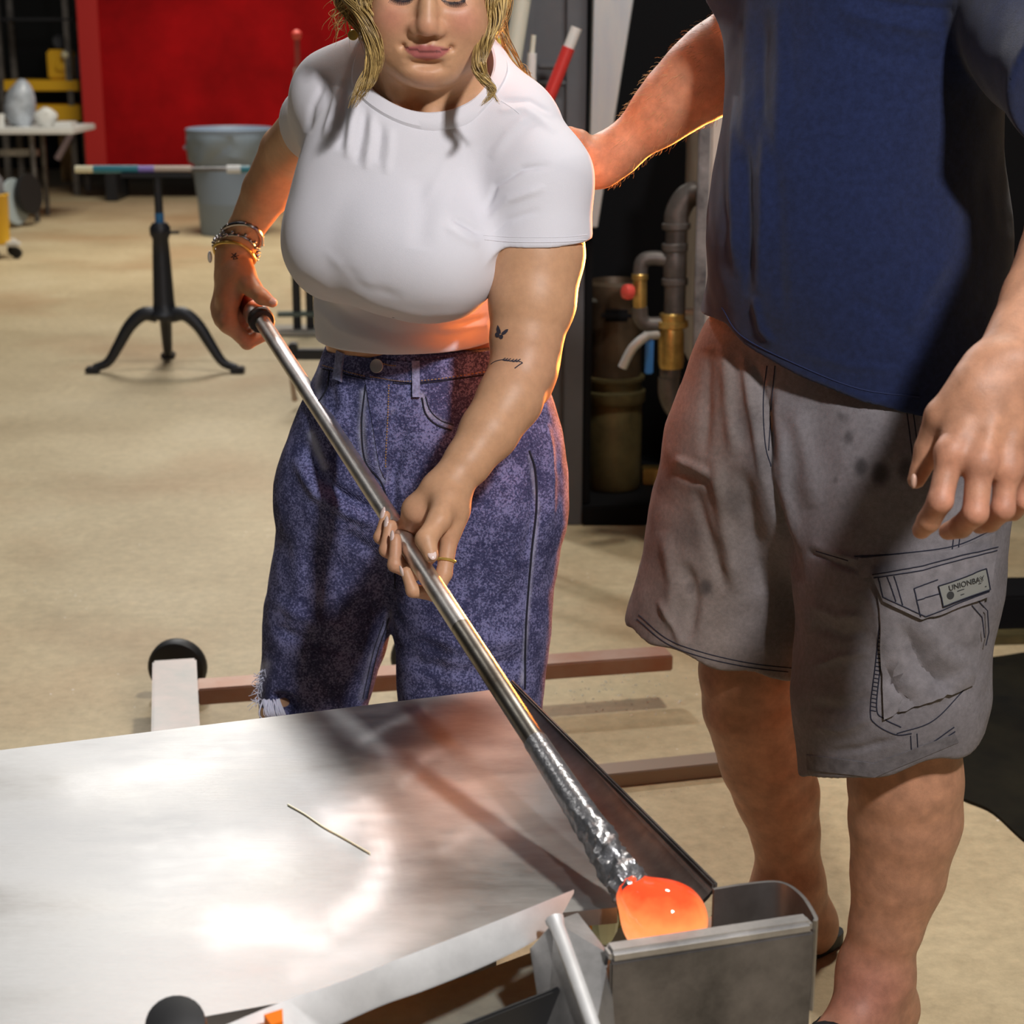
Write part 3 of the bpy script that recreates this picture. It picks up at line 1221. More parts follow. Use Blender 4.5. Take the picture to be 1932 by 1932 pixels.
# ---- head, built in its own frame: x photo-right, y up, z out of the face
HO = P(809, -33, 2.395)
fz = unit((0.03, -0.975, -0.20))
fx = unit(np.cross((0.035, 0, 1), fz) * -1)
if fx[0] < 0:
    fx = -fx
fy = np.cross(fz, fx)
if fy[2] < 0:
    fy = -fy
HM = np.stack([fx, fy, fz])        # world -> head rows


def hp(x, y, z):
    return HO + x * fx + y * fy + z * fz


B.ell(hp(0, 0.045, -0.02), (0.076, 0.092, 0.096), 0.03, M=HM)
B.ell(hp(0, -0.028, 0.022), (0.0745, 0.088, 0.066), 0.04, M=HM)
for sx in (-1, 1):
    B.cone(hp(sx * 0.060, -0.042, -0.01), hp(sx * 0.018, -0.090, 0.053), 0.021, 0.021, 0.035)
    B.ell(hp(sx * 0.042, -0.032, 0.062), (0.026, 0.024, 0.022), 0.03, M=HM)
    B.ell(hp(sx * 0.046, -0.060, 0.043), (0.027, 0.030, 0.026), 0.03, M=HM)
    B.ell(hp(sx * 0.079, -0.010, -0.012), (0.007, 0.030, 0.018), 0.008, M=HM)
    B.ell(hp(sx * 0.074, -0.036, -0.002), (0.006, 0.009, 0.007), 0.008, M=HM)
B.ell(hp(0, -0.097, 0.061), (0.022, 0.016, 0.017), 0.03, M=HM)
B.ell(hp(0, -0.078, 0.050), (0.038, 0.026, 0.030), 0.03, M=HM)
B.cone(hp(0, 0.020, 0.080), hp(0, -0.030, 0.1015), 0.0090, 0.0115, 0.016)
B.ell(hp(0, -0.038, 0.1015), (0.0125, 0.0105, 0.0115), 0.010, M=HM)
for sx in (-1, 1):
    B.ell(hp(sx * 0.0150, -0.0425, 0.0900), (0.0088, 0.0085, 0.0115), 0.009, M=HM)
    B.ell(hp(sx * 0.0072, -0.0500, 0.0955), (0.0042, 0.0040, 0.0058), 0.004, 's', M=HM)
    B.ell(hp(sx * 0.032, 0.004, 0.0835), (0.019, 0.013, 0.010), 0.018, 's', M=HM)
    B.ell(hp(sx * 0.032, 0.000, 0.0685), (0.0145, 0.0115, 0.0125), 0.006, M=HM)
    B.cone(hp(sx * 0.016, 0.022, 0.082), hp(sx * 0.05, 0.024, 0.066), 0.007, 0.006, 0.012)
# mouth
B.ell(hp(0, -0.0700, 0.076), (0.031, 0.016, 0.012), 0.014, M=HM)
for sx in (-1, 1):
    B.cone(hp(sx * 0.004, -0.0628, 0.0900), hp(sx * 0.0250, -0.0662, 0.0775), 0.0050, 0.0028, 0.006)
B.cone(hp(-0.014, -0.0758, 0.0855), hp(0.014, -0.0758, 0.0855), 0.0064, 0.0064, 0.007)
for sx in (-1, 1):
    B.ell(hp(sx * 0.0305, -0.0655, 0.0845), (0.0022, 0.0020, 0.004), 0.009, 's', M=HM)
B.ell(hp(0, -0.0550, 0.0965), (0.0030, 0.0075, 0.0030), 0.008, 's', M=HM)
B.ell(hp(0, -0.0870, 0.0870), (0.018, 0.0050, 0.0060), 0.014, 's', M=HM)

# ---- arms
B.chain([sh_r, P(592, 240, 2.66), el_r], [0.052, 0.049, 0.043], 0.008)
B.chain([el_r, P(504, 360, 2.845), P(462, 435, 2.895), wr_r], [0.043, 0.039, 0.0285, 0.0255], 0.008)
B.chain([P(1000, 275, 2.43), P(1010, 400, 2.41), P(1010, 480, 2.40), P(1004, 570, 2.375), P(993, 640, 2.355), el_l],
        [0.050, 0.0640, 0.0672, 0.0590, 0.0490, 0.0450], 0.008)
B.chain([el_l, P(962, 752, 2.31), P(922, 815, 2.275), P(882, 872, 2.245), wr_l], [0.0440, 0.0440, 0.0390, 0.0310, 0.0260], 0.008)
B.cone(P(1018, 690, 2.37), P(1005, 735, 2.36), 0.020, 0.022, 0.03)

FING = []          # for nails: (tip, direction, outward)


def finger(pts, rad, k=0.004, k0=0.014):
    B.chain(pts, rad, k, k0)


# her left hand: underhand grip near the middle of the pipe
C0 = pipe_at_y(1036)
s0, n0 = frame_at(C0)


def g0(ang, R, t):
    a = math.radians(ang)
    return C0 + PU * t + R * (math.cos(a) * s0 + math.sin(a) * n0)


grip = {
    'pinky': [g0(-35, .038, -.052), g0(-122, .030, -.050), g0(-196, .0255, -.048), g0(-262, .0218, -.062)],
    'ring': [g0(-35, .041, -.027), g0(-120, .032, -.022), g0(-192, .0275, -.019), g0(-256, .0225, -.040)],
    'middle': [g0(-30, .042, .000), g0(-116, .033, .009), g0(-188, .0280, .015), g0(-248, .0228, -.008)],
}
rr = {'pinky': [.0100, .0095, .0088, .0068], 'ring': [.0108, .0102, .0094, .0072], 'middle': [.0110, .0104, .0096, .0074]}
for nme, pts in grip.items():
    finger(pts, rr[nme])
    mid = pts[2] * 0.25 + pts[3] * 0.75
    FING.append((pts[3], unit(pts[3] - pts[2]), unit(mid - (C0 + PU * PU.dot(mid - C0))), .0064))
idx = [P(850, 1000, 2.19), P(838, 1082, 2.165), g0(-100, .0290, .072), g0(-168, .0270, .068), g0(-212, .0240, .052)]
finger(idx, [.0118, .0104, .0092, .0086, .0072])
FING.append((idx[4], unit(idx[4] - idx[3]), unit(g0(-212, .03, .052) - g0(-212, .0, .052)), .0062))
# palm: slab between wrist and knuckles, hollow towards the pipe
mc = [grip['pinky'][0], grip['ring'][0], grip['middle'][0], idx[0]]
pw = [wr_l + (P(826, 930, 2.225) - wr_l) * 0.9, wr_l * 0.7 + P(836, 930, 2.22) * 0.3, wr_l, wr_l + (P(868, 930, 2.215) - wr_l) * 0.6]
for a, b in zip(pw, mc):
    B.cone(a, b, 0.0165, 0.0120, 0.014)
B.cone(wr_l, P(856, 962, 2.205), 0.024, 0.020, 0.02)
B.chain([P(818, 928, 2.215), P(786, 962, 2.215), P(772, 990, 2.235)], [0.018, 0.0165, 0.013], 0.016)        # heel of the hand
# thumb lying on top of the pipe's right side
th0 = [P(842, 945, 2.195), P(828, 982, 2.165), P(804, 1018, 2.140), P(813, 1047, 2.125)]
finger(th0, [.0190, .0150, .0135, .0098], 0.006)
FING.append((th0[3], unit(th0[3] - th0[2]), unit(np.array((0, 0, HC)) - th0[3] + 0.5 * s0), .0080))

# her right hand: overhand fist on the rubber grip at the pipe's end
C1 = PIPE_A - PU * 0.045
s1, n1 = frame_at(C1)


def g1(ang, R, t):
    a = math.radians(ang)
    return C1 + PU * t + R * (math.cos(a) * s1 + math.sin(a) * n1)


fist = []
for i, (t, dr) in enumerate(((.012, 0), (-.010, .002), (-.031, 0), (-.051, -.004))):
    r = .0108 - .0007 * i
    pts = [g1(172, .050 + dr, t + .004), g1(226, .057 + dr, t + .006), g1(262, .0500 + dr, t), g1(284, .0375, t - .006), g1(292, .030, t - .016)]
    finger(pts, [.0125, r + .0012, r, r - .001, r - .003], 0.004, 0.012)
    fist.append(pts[0])
for i, a in enumerate((P(452, 492, 2.90), P(444, 492, 2.912), P(436, 492, 2.925), P(428, 494, 2.935))):
    B.cone(a, fist[i], 0.0165, 0.0120, 0.016)
B.cone(wr_r, P(436, 520, 2.90), 0.0250, 0.026, 0.02)
th1 = [P(458, 512, 2.885), P(474, 541, 2.858), P(494, 560, 2.838), P(514, 571, 2.828)]
finger(th1, [.0185, .0150, .0120, .0082], 0.008)
FING.append((th1[3], unit(th1[3] - th1[2]), unit(n1 + 0.5 * unit(np.array((0, 0, HC)) - th1[3])), .0072))
B.cone(g1(165, .034, -.02), g1(205, .034, -.02), 0.014, 0.014, 0.016)
B.cone(P(455, 520, 2.88), P(425, 560, 2.875), 0.016, 0.014, 0.02)        # web between thumb and index

# knees showing through the rip, feet
B.cone(P(545, 1340, 2.615), P(575, 1345, 2.62), 0.045, 0.05, 0.03)
BV, BF = B.mesh(0.0026)
print('woman body', len(BV))

# colours that belong to the skin itself: lips, blush, brows, lashes; the mouth crease is painted shade
col = np.tile(SKIN_W, (len(BV), 1))
lh = (BV - HO) @ HM.T
nearf = (lh[:, 2] > 0.03) & (np.abs(lh[:, 0]) < 0.09) & (lh[:, 1] > -0.13) & (lh[:, 1] < 0.14)


def gauss(cx, cy, sx, sy):
    return np.exp(-((lh[:, 0] - cx) / sx) ** 2 - ((lh[:, 1] - cy) / sy) ** 2) * nearf


blush = np.clip(gauss(-0.046, -0.030, 0.024, 0.022) + gauss(0.046, -0.030, 0.024, 0.022) + 0.5 * gauss(0, -0.036, 0.014, 0.014) + 0.35 * gauss(0, -0.105, 0.02, 0.014), 0, 1)[:, None]
col = col * (1 - blush * 0.55) + np.array((0.60, 0.215, 0.165)) * blush * 0.55
ax = np.abs(lh[:, 0])
mw = np.clip(1 - ax / 0.0300, 0, 1)
top = -0.0690 + 0.003 * (ax / 0.03) ** 2 + 0.0112 * mw ** 0.7 - 0.0022 * np.exp(-(lh[:, 0] / 0.004) ** 2)
bot = -0.0690 + 0.003 * (ax / 0.03) ** 2 - 0.0160 * mw ** 0.55
lip = (nearf & (lh[:, 1] < top) & (lh[:, 1] > bot) & (ax < 0.0300) & (lh[:, 2] > 0.072))
edge = np.clip(np.minimum(top - lh[:, 1], lh[:, 1] - bot) / 0.0022, 0, 1) * lip
col = col * (1 - edge[:, None]) + np.array((0.42, 0.125, 0.115)) * edge[:, None]
ml = (np.abs(lh[:, 1] - (-0.0694 + 0.0034 * (ax / 0.03) ** 1.5)) < 0.0012) & (ax < 0.030) & nearf & (lh[:, 2] > 0.06)
col[ml] = (0.16, 0.045, 0.04)  # shade between the lips, painted as a dark line
for sx in (-1, 1):
    e = (np.abs(lh[:, 1] - (-0.0062 - 0.0035 * (1 - ((lh[:, 0] - sx * 0.032) / 0.016) ** 2))) < 0.0011) & (np.abs(lh[:, 0] - sx * 0.032) < 0.016) & nearf
    col[e] = (0.05, 0.03, 0.02)
    br = (np.abs(lh[:, 1] - (0.027 - 0.12 * (ax - 0.03) ** 2)) < 0.0035) & (lh[:, 0] * sx > 0.014) & (ax < 0.052) & nearf
    col[br] = (0.22, 0.13, 0.07)
# hands and elbows are a little redder
for c, r in ((C0, 0.06), (g1(200, .04, 0), 0.07), (el_l, 0.05)):
    k = np.exp(-(np.linalg.norm(BV - c, axis=1) / r) ** 2)[:, None] * 0.30
    col = col * (1 - k) + np.array((0.60, 0.27, 0.20)) * k
body = obj('body', BV, BF, m_skin, woman)
set_col(body.data, col)
W_BODY = Cloth(BV, BF)

for tip, d, out, r in FING:
    x = unit(np.cross(d, out))
    o2 = np.cross(x, d)
    if o2.dot(out) < 0:
        o2 = -o2
    R = np.stack([x, d, o2], 1)
    mb = MB()
    mb.ell(tip + d * 0.0015 + o2 * (r * 0.88), (r * 0.74, 0.0095, 0.0022), R, 14, 8)
    mb.build('fingernail', m_nail, woman)

# tattoos: flat prints on the forearm
def print_on(mb, cloth, polys, th=0.0003):
    for q in polys:
        q = np.asarray(q, float)
        c = q.mean(0)
        pts = [cloth.hit(*c, 0.0006)] + [cloth.hit(x, y, 0.0006) for x, y in q]
        if any(p is None for p in pts):
            continue
        V = np.array([p[0] for p in pts])
        k = len(q)
        mb.add(V, [(0, 1 + i, 1 + (i + 1) % k) for i in range(k)])


mb = MB()
for sx in (-1, 1):
    for i in range(22):
        u = -1 + 2 * i / 21
        a_ = hp(sx * 0.032 + 0.0155 * u, -0.0050 - 0.0040 * (1 - u * u), 0.0795 - 0.004 * u * u * (1 if u * sx > 0 else 0.6))
        mb.tube(spline([a_, a_ - fy * 0.004 + fz * 0.004, a_ - fy * 0.0075 + fz * 0.005 + fx * (0.003 * u)], 5), [0.0005, 0.0004, 0.0003, 0.0002, 0.0001], 4, cap=False)
mb.build('eyelashes', m_thread_d, woman)['kind'] = 'stuff'
tb = MB()
print_on(tb, W_BODY, [
    [(939.5, 613), (942, 617), (945, 624), (945.5, 629), (942, 630), (938, 627), (937, 621)],
    [(937, 627), (941, 629), (943.5, 632), (942, 636), (938, 637), (935, 634), (934.5, 630)],
    [(946, 629), (950, 625), (955, 621.5), (959.5, 621), (958, 626), (954, 630), (949, 632)],
    [(944, 632), (948, 631), (950, 635), (948.5, 639), (945, 640), (942, 637)]])
tb.build('butterfly_tattoo', m_ink, woman)
tb = MB()
W_BODY.seam(tb, [(926, 687), (934, 682), (946, 679), (955, 679.5), (966, 681), (978, 681), (986, 684.5)], 0.0007, 30, 0.0)
W_BODY.seam(tb, [(986, 684.5), (979, 689), (971, 695)], 0.0008, 12, 0.0)
for x, y in ((948, 679), (953, 679.5), (958, 680), (964, 681), (970, 681), (976, 681)):
    W_BODY.seam(tb, [(x, y), (x + 3.5, y - 2), (x + 6, y - 3.5)], 0.0008, 5, 0.0)
    W_BODY.seam(tb, [(x, y), (x + 4, y + 1.5), (x + 7, y + 1.5)], 0.0007, 5, 0.0)
tb.build('branch_tattoo', m_ink, woman)
tb = MB()
for a, b in (((437, 478), (449, 488)), ((449, 488), (440, 489)), ((440, 489), (446, 477)), ((446, 477), (436, 486)), ((436, 486), (451, 482))):
    W_BODY.seam(tb, [a, b], 0.0007, 6, 0.0)
if tb.V:
    tb.build('star_tattoo', m_ink, woman)

# ------------------------------------------------------------------ white t-shirt
T = SDF()
T.cone(P(742, 300, 2.52), P(765, 600, 2.60), 0.128, 0.122, 0.03, w=(0, 1, 0), q=1.22)
T.cone(P(765, 590, 2.60), P(775, 760, 2.62), 0.124, 0.135, 0.05, w=(0, 1, 0), q=1.15)
T.cone(P(655, 180, 2.52), P(945, 222, 2.46), 0.054, 0.058, 0.05)
T.cone(P(770, 215, 2.47), P(845, 205, 2.455), 0.060, 0.060, 0.04)
T.cone(P(750, 130, 2.52), P(875, 130, 2.50), 0.055, 0.055, 0.04)
T.cone(P(690, 120, 2.52), P(640, 165, 2.53), 0.030, 0.04, 0.05)
T.cone(P(912, 150, 2.49), P(970, 215, 2.46), 0.026, 0.036, 0.05)
T.ell(P(745, 330, 2.43), (0.130, 0.07, 0.10), 0.06)
T.ell(P(637, 455, 2.455), (0.078, 0.100, 0.086), 0.055)
T.ell(P(822, 482, 2.400), (0.092, 0.100, 0.092), 0.055)
T.ell(P(735, 470, 2.40), (0.075, 0.08, 0.080), 0.05)
T.ell(P(770, 625, 2.55), (0.108, 0.095, 0.06), 0.05)
# sleeves, each capped at its own hem
SL = SDF()
SL.chain([P(632, 190, 2.53), P(596, 240, 2.65), P(560, 280, 2.76)], [0.0590, 0.0565, 0.055], 0.01)
SL.cut(P(592, 238, 2.642), P(545, 270, 2.76) - P(632, 190, 2.53), 0.006)
T.sub(SL, 0.04)
SR = SDF()
SR.chain([P(978, 262, 2.44), P(1012, 340, 2.425), P(1013, 540, 2.395)], [0.0640, 0.0745, 0.0775], 0.02)
SR.cut(P(1013, 452, 2.400), np.array((0.02, 0.06, -1)), 0.004)
T.sub(SR, 0.03)
# waist hem, a gently dipping plane
h1, h2, h3 = P(628, 646, 2.56), P(760, 664, 2.48), P(925, 654, 2.51)
nw = np.cross(h2 - h1, h3 - h1)
nw = unit(nw if nw[2] < 0 else -nw)
T.cut((h1 + h2 + h3) / 3, nw)
# neck hole
import copy
T0 = copy.copy(T)
T0.ops = list(T.ops)
nk = P(815, 128, 2.472) + np.array((-0.004, -0.010, -0.020))
nax = unit((0.10, -0.85, 1.0))
ne = unit(np.cross(nax, (0, 1, 0)))
nf = np.cross(nax, ne)
RN = 0.0880
T.cone(nk + nax * 0.015, nk + nax * 0.24, RN, RN, 0.005, 's')
TV, TF = T.mesh(0.0030)
TV = folds(TV, TF, [
    ([(640, 165), (628, 215), (612, 262)], 7, 0.0045), ([(655, 150), (650, 215), (640, 285)], 8, -0.004),
    ([(672, 180), (664, 230), (655, 300)], 7, 0.0042), ([(690, 200), (684, 250), (672, 310)], 7, -0.0035),
    ([(703, 215), (700, 265), (690, 320)], 7, 0.0040), ([(737, 240), (735, 285), (728, 330)], 8, 0.0032),
    ([(720, 230), (717, 270), (712, 310)], 6, -0.0025), ([(615, 150), (590, 200), (580, 250)], 7, -0.0035),
    ([(915, 400), (935, 350), (985, 318), (1040, 312)], 6, -0.0045), ([(912, 425), (960, 378), (1030, 352)], 7, 0.0035),
    ([(920, 447), (960, 415), (1020, 395)], 6, -0.002), ([(925, 300), (960, 250), (1000, 215)], 10, 0.0025),
    ([(850, 408), (885, 425), (912, 442)], 6, -0.0045), ([(840, 425), (870, 445), (905, 462)], 8, 0.0025),
    ([(940, 210), (990, 205), (1050, 250)], 7, 0.0028), ([(945, 190), (1000, 190), (1040, 215)], 5, -0.0025),
    ([(560, 520), (640, 590), (740, 628), (850, 632), (915, 612)], 12, -0.0045),
    ([(570, 560), (640, 620), (740, 655), (850, 655)], 9, 0.0022),
    ([(640, 500), (690, 540), (760, 562)], 10, -0.0015), ([(650, 540), (720, 580), (800, 598), (900, 590)], 9, 0.0012),
    ([(610, 470), (660, 520), (720, 548)], 9, 0.0010), ([(830, 615), (880, 608), (922, 596)], 5, -0.0020),
    ([(825, 626), (880, 620), (922, 612)], 5, 0.0020), ([(790, 330), (800, 400), (790, 470)], 22, -0.0040),
    ([(860, 250), (830, 330), (800, 380)], 9, 0.0012), ([(890, 260), (860, 340), (850, 400)], 9, -0.0012),
])
TN = vnormals(TV, TF)
TV = TV + TN * (vnoise(TV, 22, 1) * 0.0022)[:, None]
tee = obj('t_shirt', TV, TF, m_white, woman)
W_TEE = Cloth(TV, TF)

# ribbed collar, sleeve hem and waist hem bands
mb = MB()
NA = 96
an = np.linspace(0, 2 * np.pi, NA, endpoint=False)
V, F = [], []
prof = [(-0.0010, -0.006), (-0.0020, 0.0020), (0.0010, 0.0046), (0.0085, 0.0046), (0.0160, 0.0040), (0.0180, -0.001)]
for dr, up in prof:
    base = nk + (RN + dr) * (np.cos(an)[:, None] * ne + np.sin(an)[:, None] * nf)
    lo_, hi_ = np.full(NA, -0.06), np.full(NA, 0.16)
    for _ in range(18):
        md = (lo_ + hi_) / 2
        ins = T0(base + nax * md[:, None]) < 0
        lo_ = np.where(ins, md, lo_)
        hi_ = np.where(ins, hi_, md)
    s_ = lo_ + 0
    for _ in range(3):
        s_ = (np.roll(s_, 1) + 2 * s_ + np.roll(s_, -1)) / 4
    V.append(base + nax * (s_ + up)[:, None])
V = np.concatenate(V)
for i in range(len(prof) - 1):
    for j in range(NA):
        j2 = (j + 1) % NA
        F.append((i * NA + j, i * NA + j2, (i + 1) * NA + j2, (i + 1) * NA + j))
mb.add(V, F)
mb.build('collar', m_white, woman)
mb = MB()
W_TEE.seam(mb, [(914, 452), (960, 456), (1020, 457), (1070, 456), (1108, 452)], 0.0009, 40, 0.0)
W_TEE.seam(mb, [(912, 444), (960, 447), (1020, 448), (1070, 447), (1108, 443)], 0.0006, 40, 0.0)
W_TEE.seam(mb, [(945, 190), (968, 205), (980, 215)], 0.0007, 12, 0.0)
mb.build('hem_seam', m_white, woman)['kind'] = 'stuff'

# ------------------------------------------------------------------ jeans
def denim(name, light, dark):
    m = bpy.data.materials.new(name)
    m.use_nodes = True
    nt = m.node_tree
    b = nt.nodes['Principled BSDF']
    b.inputs['Roughness'].default_value = 0.9
    b.inputs['Specular IOR Level'].default_value = 0.2
    tc = nt.nodes.new('ShaderNodeTexCoord')

    def noise(sc, det, rough):
        n = nt.nodes.new('ShaderNodeTexNoise')
        n.inputs['Scale'].default_value = sc
        n.inputs['Detail'].default_value = det
        n.inputs['Roughness'].default_value = rough
        nt.links.new(tc.outputs['Object'], n.inputs['Vector'])
        return n
    big, fine = noise(22, 8, 0.7), noise(300, 4, 0.8)
    sc_ = nt.nodes.new('ShaderNodeMath')
    sc_.operation = 'MULTIPLY_ADD'
    nt.links.new(big.outputs['Fac'], sc_.inputs[0])
    sc_.inputs[1].default_value = 0.55
    sc_.inputs[2].default_value = 0.225
    ad = nt.nodes.new('ShaderNodeMath')
    ad.operation = 'MULTIPLY_ADD'
    nt.links.new(fine.outputs['Fac'], ad.inputs[0])
    ad.inputs[1].default_value = 0.90
    nt.links.new(sc_.outputs[0], ad.inputs[2])
    r = nt.nodes.new('ShaderNodeValToRGB')
    e = r.color_ramp.elements
    e[0].position, e[0].color = 0.74, (*dark, 1)
    e[1].position, e[1].color = 1.22, (*light, 1)
    k = e.new(0.97)
    k.color = (*[(a * 0.70 + c * 0.30) for a, c in zip(dark, light)], 1)
    nt.links.new(ad.outputs[0], r.inputs['Fac'])
    # worn lighter where rubbed: an attribute on the cloth
    at = nt.nodes.new('ShaderNodeAttribute')
    at.attribute_name = 'wear'
    mx = nt.nodes.new('ShaderNodeMix')
    mx.data_type = 'RGBA'
    nt.links.new(at.outputs['Fac'], mx.inputs['Factor'])
    nt.links.new(r.outputs['Color'], mx.inputs['A'])
    mx.inputs['B'].default_value = (0.50, 0.52, 0.68, 1)
    nt.links.new(mx.outputs['Result'], b.inputs['Base Color'])
    w_ = nt.nodes.new('ShaderNodeTexWave')
    w_.inputs['Scale'].default_value = 260
    w_.bands_direction = 'DIAGONAL'
    nt.links.new(tc.outputs['Object'], w_.inputs['Vector'])
    bp = nt.nodes.new('ShaderNodeBump')
    bp.inputs['Strength'].default_value = 0.35
    bp.inputs['Distance'].default_value = 0.001
    nt.links.new(w_.outputs['Fac'], bp.inputs['Height'])
    nt.links.new(bp.outputs['Normal'], b.inputs['Normal'])
    return m


m_denim = denim('acid_wash_denim', (0.215, 0.225, 0.44), (0.012, 0.016, 0.065))
m_denim_l = mat('frayed_denim', (0.26, 0.28, 0.46), rough=0.95, var=0.4, var_scale=200)
m_fray = mat('frayed_thread', (0.62, 0.64, 0.78), rough=0.95)

J = SDF()
J.cone(P(806, 640, 2.615), P(806, 760, 2.625), 0.140, 0.160, 0.03, w=(0, 1, 0), q=1.22)
J.cone(P(808, 760, 2.625), P(806, 880, 2.635), 0.166, 0.186, 0.05, w=(0, 1, 0), q=1.30)
J.cone(P(900, 790, 2.62), P(915, 950, 2.60), 0.105, 0.112, 0.05)
fl = PF(556, 1735, 0.03)
fr = PF(880, 1745, 0.03)
J.chain([P(676, 840, 2.64), P(662, 940, 2.64), P(630, 1100, 2.645), P(612, 1200, 2.645), P(592, 1310, 2.64), (fl[0], 2.67, 0.04)],
        [0.105, 0.108, 0.0905, 0.0865, 0.0765, 0.085], 0.05, w=(0, 1, 0), q=1.0)
J.chain([P(915, 860, 2.61), P(912, 960, 2.60), P(897, 1100, 2.59), P(893, 1200, 2.585), P(888, 1310, 2.58), (fr[0], 2.60, 0.04)],
        [0.110, 0.112, 0.1085, 0.1055, 0.1015, 0.10], 0.05, w=(0, 1, 0), q=1.08)
# waist opening plane
w1, w2, w3 = P(606, 652, 2.60), P(700, 668, 2.50), P(940, 662, 2.53)
nj = np.cross(w2 - w1, w3 - w1)
nj = unit(nj if nj[2] > 0 else -nj)
J.cut((w1 + w2 + w3) / 3, nj)
J.cut((0, 0, 0.035), (0, 0, -1))
# rip at the knee
J.ell(P(528, 1338, 2.535), (0.032, 0.05, 0.020), 0.008, 's')
JV, JF = J.mesh(0.0034)
JV = folds(JV, JF, [(p_, w_, 1.6 * a_) for p_, w_, a_ in [
    ([(570, 830), (600, 900), (650, 940), (710, 970)], 12, -0.0065), ([(560, 860), (600, 930), (660, 965), (720, 990)], 14, 0.006),
    ([(640, 1000), (700, 1040), (742, 1100)], 14, -0.004), ([(760, 1010), (800, 985), (860, 960)], 12, 0.003),
    ([(770, 800), (740, 900), (742, 1000), (745, 1100)], 10, -0.005), ([(690, 770), (700, 860), (720, 900)], 10, 0.003),
    ([(1005, 860), (1010, 980), (990, 1060)], 9, -0.004), ([(960, 900), (970, 1010), (950, 1120)], 16, 0.004),
    ([(520, 1130), (600, 1180), (690, 1190)], 14, 0.003), ([(515, 1180), (600, 1220), (690, 1240)], 12, -0.003),
    ([(790, 1190), (880, 1220), (1000, 1200)], 14, 0.003), ([(770, 1250), (880, 1270), (1000, 1240)], 14, -0.003),
    ([(1030, 800), (1040, 900), (1035, 1000)], 10, 0.004), ([(640, 700), (650, 760), (640, 820)], 12, 0.003),
    ([(560, 1000), (570, 1100), (550, 1200)], 18, 0.003), ([(850, 1100), (860, 1200), (850, 1300)], 20, 0.0035),
]])
JN = vnormals(JV, JF)
JV = JV + JN * (vnoise(JV, 16, 3) * 0.006 + vnoise(JV, 45, 4) * 0.0018)[:, None]
jeans = obj('jeans', JV, JF, m_denim, woman)
W_J = Cloth(JV, JF)
jx, jy = proj(JV)
wear = np.zeros(len(JV))


def rub(pts, wd, amt):
    global wear
    d, t = polydist(jx, jy, np.asarray(pts, float))
    wear = np.maximum(wear, amt * np.exp(-(d / wd) ** 2) * (0.45 + 1.1 * np.clip(vnoise(JV, 70, 7) + 0.5, 0, 1)))


rub([(686, 740), (682, 820), (690, 890)], 6, 0.65)
rub([(700, 760), (735, 775)], 7, 0.55)
rub([(712, 800), (716, 860), (722, 905)], 8, 0.55)
rub([(588, 820), (602, 860), (612, 880)], 7, 0.75)
rub([(796, 745), (806, 780), (850, 806)], 5, 0.45)
rub([(760, 700), (920, 694)], 6, 0.55)
rub([(640, 690), (690, 705)], 6, 0.4)
rub([(605, 690), (598, 730), (604, 760)], 7, 0.5)
rub([(500, 1255), (486, 1290), (480, 1345)], 9, 0.8)
rub([(735, 1160), (700, 1240), (680, 1318)], 6, 0.35)
rub([(1000, 860), (1015, 960), (1000, 1100), (985, 1290)], 4, 0.45)
at = jeans.data.attributes.new('wear', 'FLOAT', 'POINT')
at.data.foreach_set('value', np.clip(wear, 0, 0.9).astype(np.float32))


def jpart(name, quads, th=0.0022, off=0.0004, nu=10, nv=5, m=m_denim):
    mb = MB()
    for q in quads:
        W_J.patch(mb, q, nu, nv, off, th)
    if mb.V:
        return mb.build(name, m, woman)


jpart('waistband', [[(612, 664), (700, 676), (700, 716), (606, 694)], [(700, 676), (780, 684), (780, 722), (700, 716)],
                    [(780, 684), (926, 664), (926, 704), (780, 722)]], 0.0026, 0.0003, 16, 5)
jpart('belt_loop', [[(778, 680), (792, 680), (793, 748), (779, 748)]], 0.0045, 0.0022, 3, 10, m_denim_l)
jpart('belt_loop', [[(640, 664), (653, 668), (646, 722), (634, 716)]], 0.0045, 0.0022, 3, 10, m_denim_l)
jpart('fly_flap', [[(690, 716), (742, 720), (728, 905), (716, 880)]], 0.0022, 0.0003, 6, 16)
mb = MB()
r = W_J.hit(713, 691, 0.004)
mb.lathe([(0.0100, 0), (0.0104, 0.0012), (0.0096, 0.0026), (0.006, 0.0032)], r[0], r[1], 24)
mb.build('button', mat('button_silver', (0.72, 0.68, 0.62), rough=0.35, metal=0.8), woman)
mb = MB()
W_J.seam(mb, [(694, 716), (780, 724), (926, 706)], 0.0009, 40, 0.0006)
W_J.seam(mb, [(610, 696), (650, 706), (694, 716)], 0.0009, 20, 0.0006)
W_J.seam(mb, [(690, 726), (683, 800), (690, 870), (722, 915), (742, 1000), (746, 1110)], 0.0012, 50, 0.0005)
W_J.seam(mb, [(796, 750), (803, 780), (822, 800), (852, 812)], 0.0014, 24, 0.0006)
W_J.seam(mb, [(803, 748), (811, 773), (830, 792), (856, 802)], 0.0008, 24, 0.0006)
W_J.seam(mb, [(622, 700), (618, 730), (606, 752), (596, 760)], 0.0014, 20, 0.0006)
W_J.seam(mb, [(998, 850), (1010, 890), (1012, 960), (1002, 1050), (992, 1180), (990, 1300)], 0.0018, 60, 0.0005)
W_J.seam(mb, [(735, 1165), (712, 1230), (692, 1318)], 0.0014, 40, 0.0005)
W_J.seam(mb, [(724, 1172), (704, 1230), (684, 1318)], 0.0008, 40, 0.0005)
mb.build('seam', m_thread_d, woman)['kind'] = 'stuff'
mb = MB()
m_gt = mat('golden_thread', (0.42, 0.25, 0.09), rough=0.8)
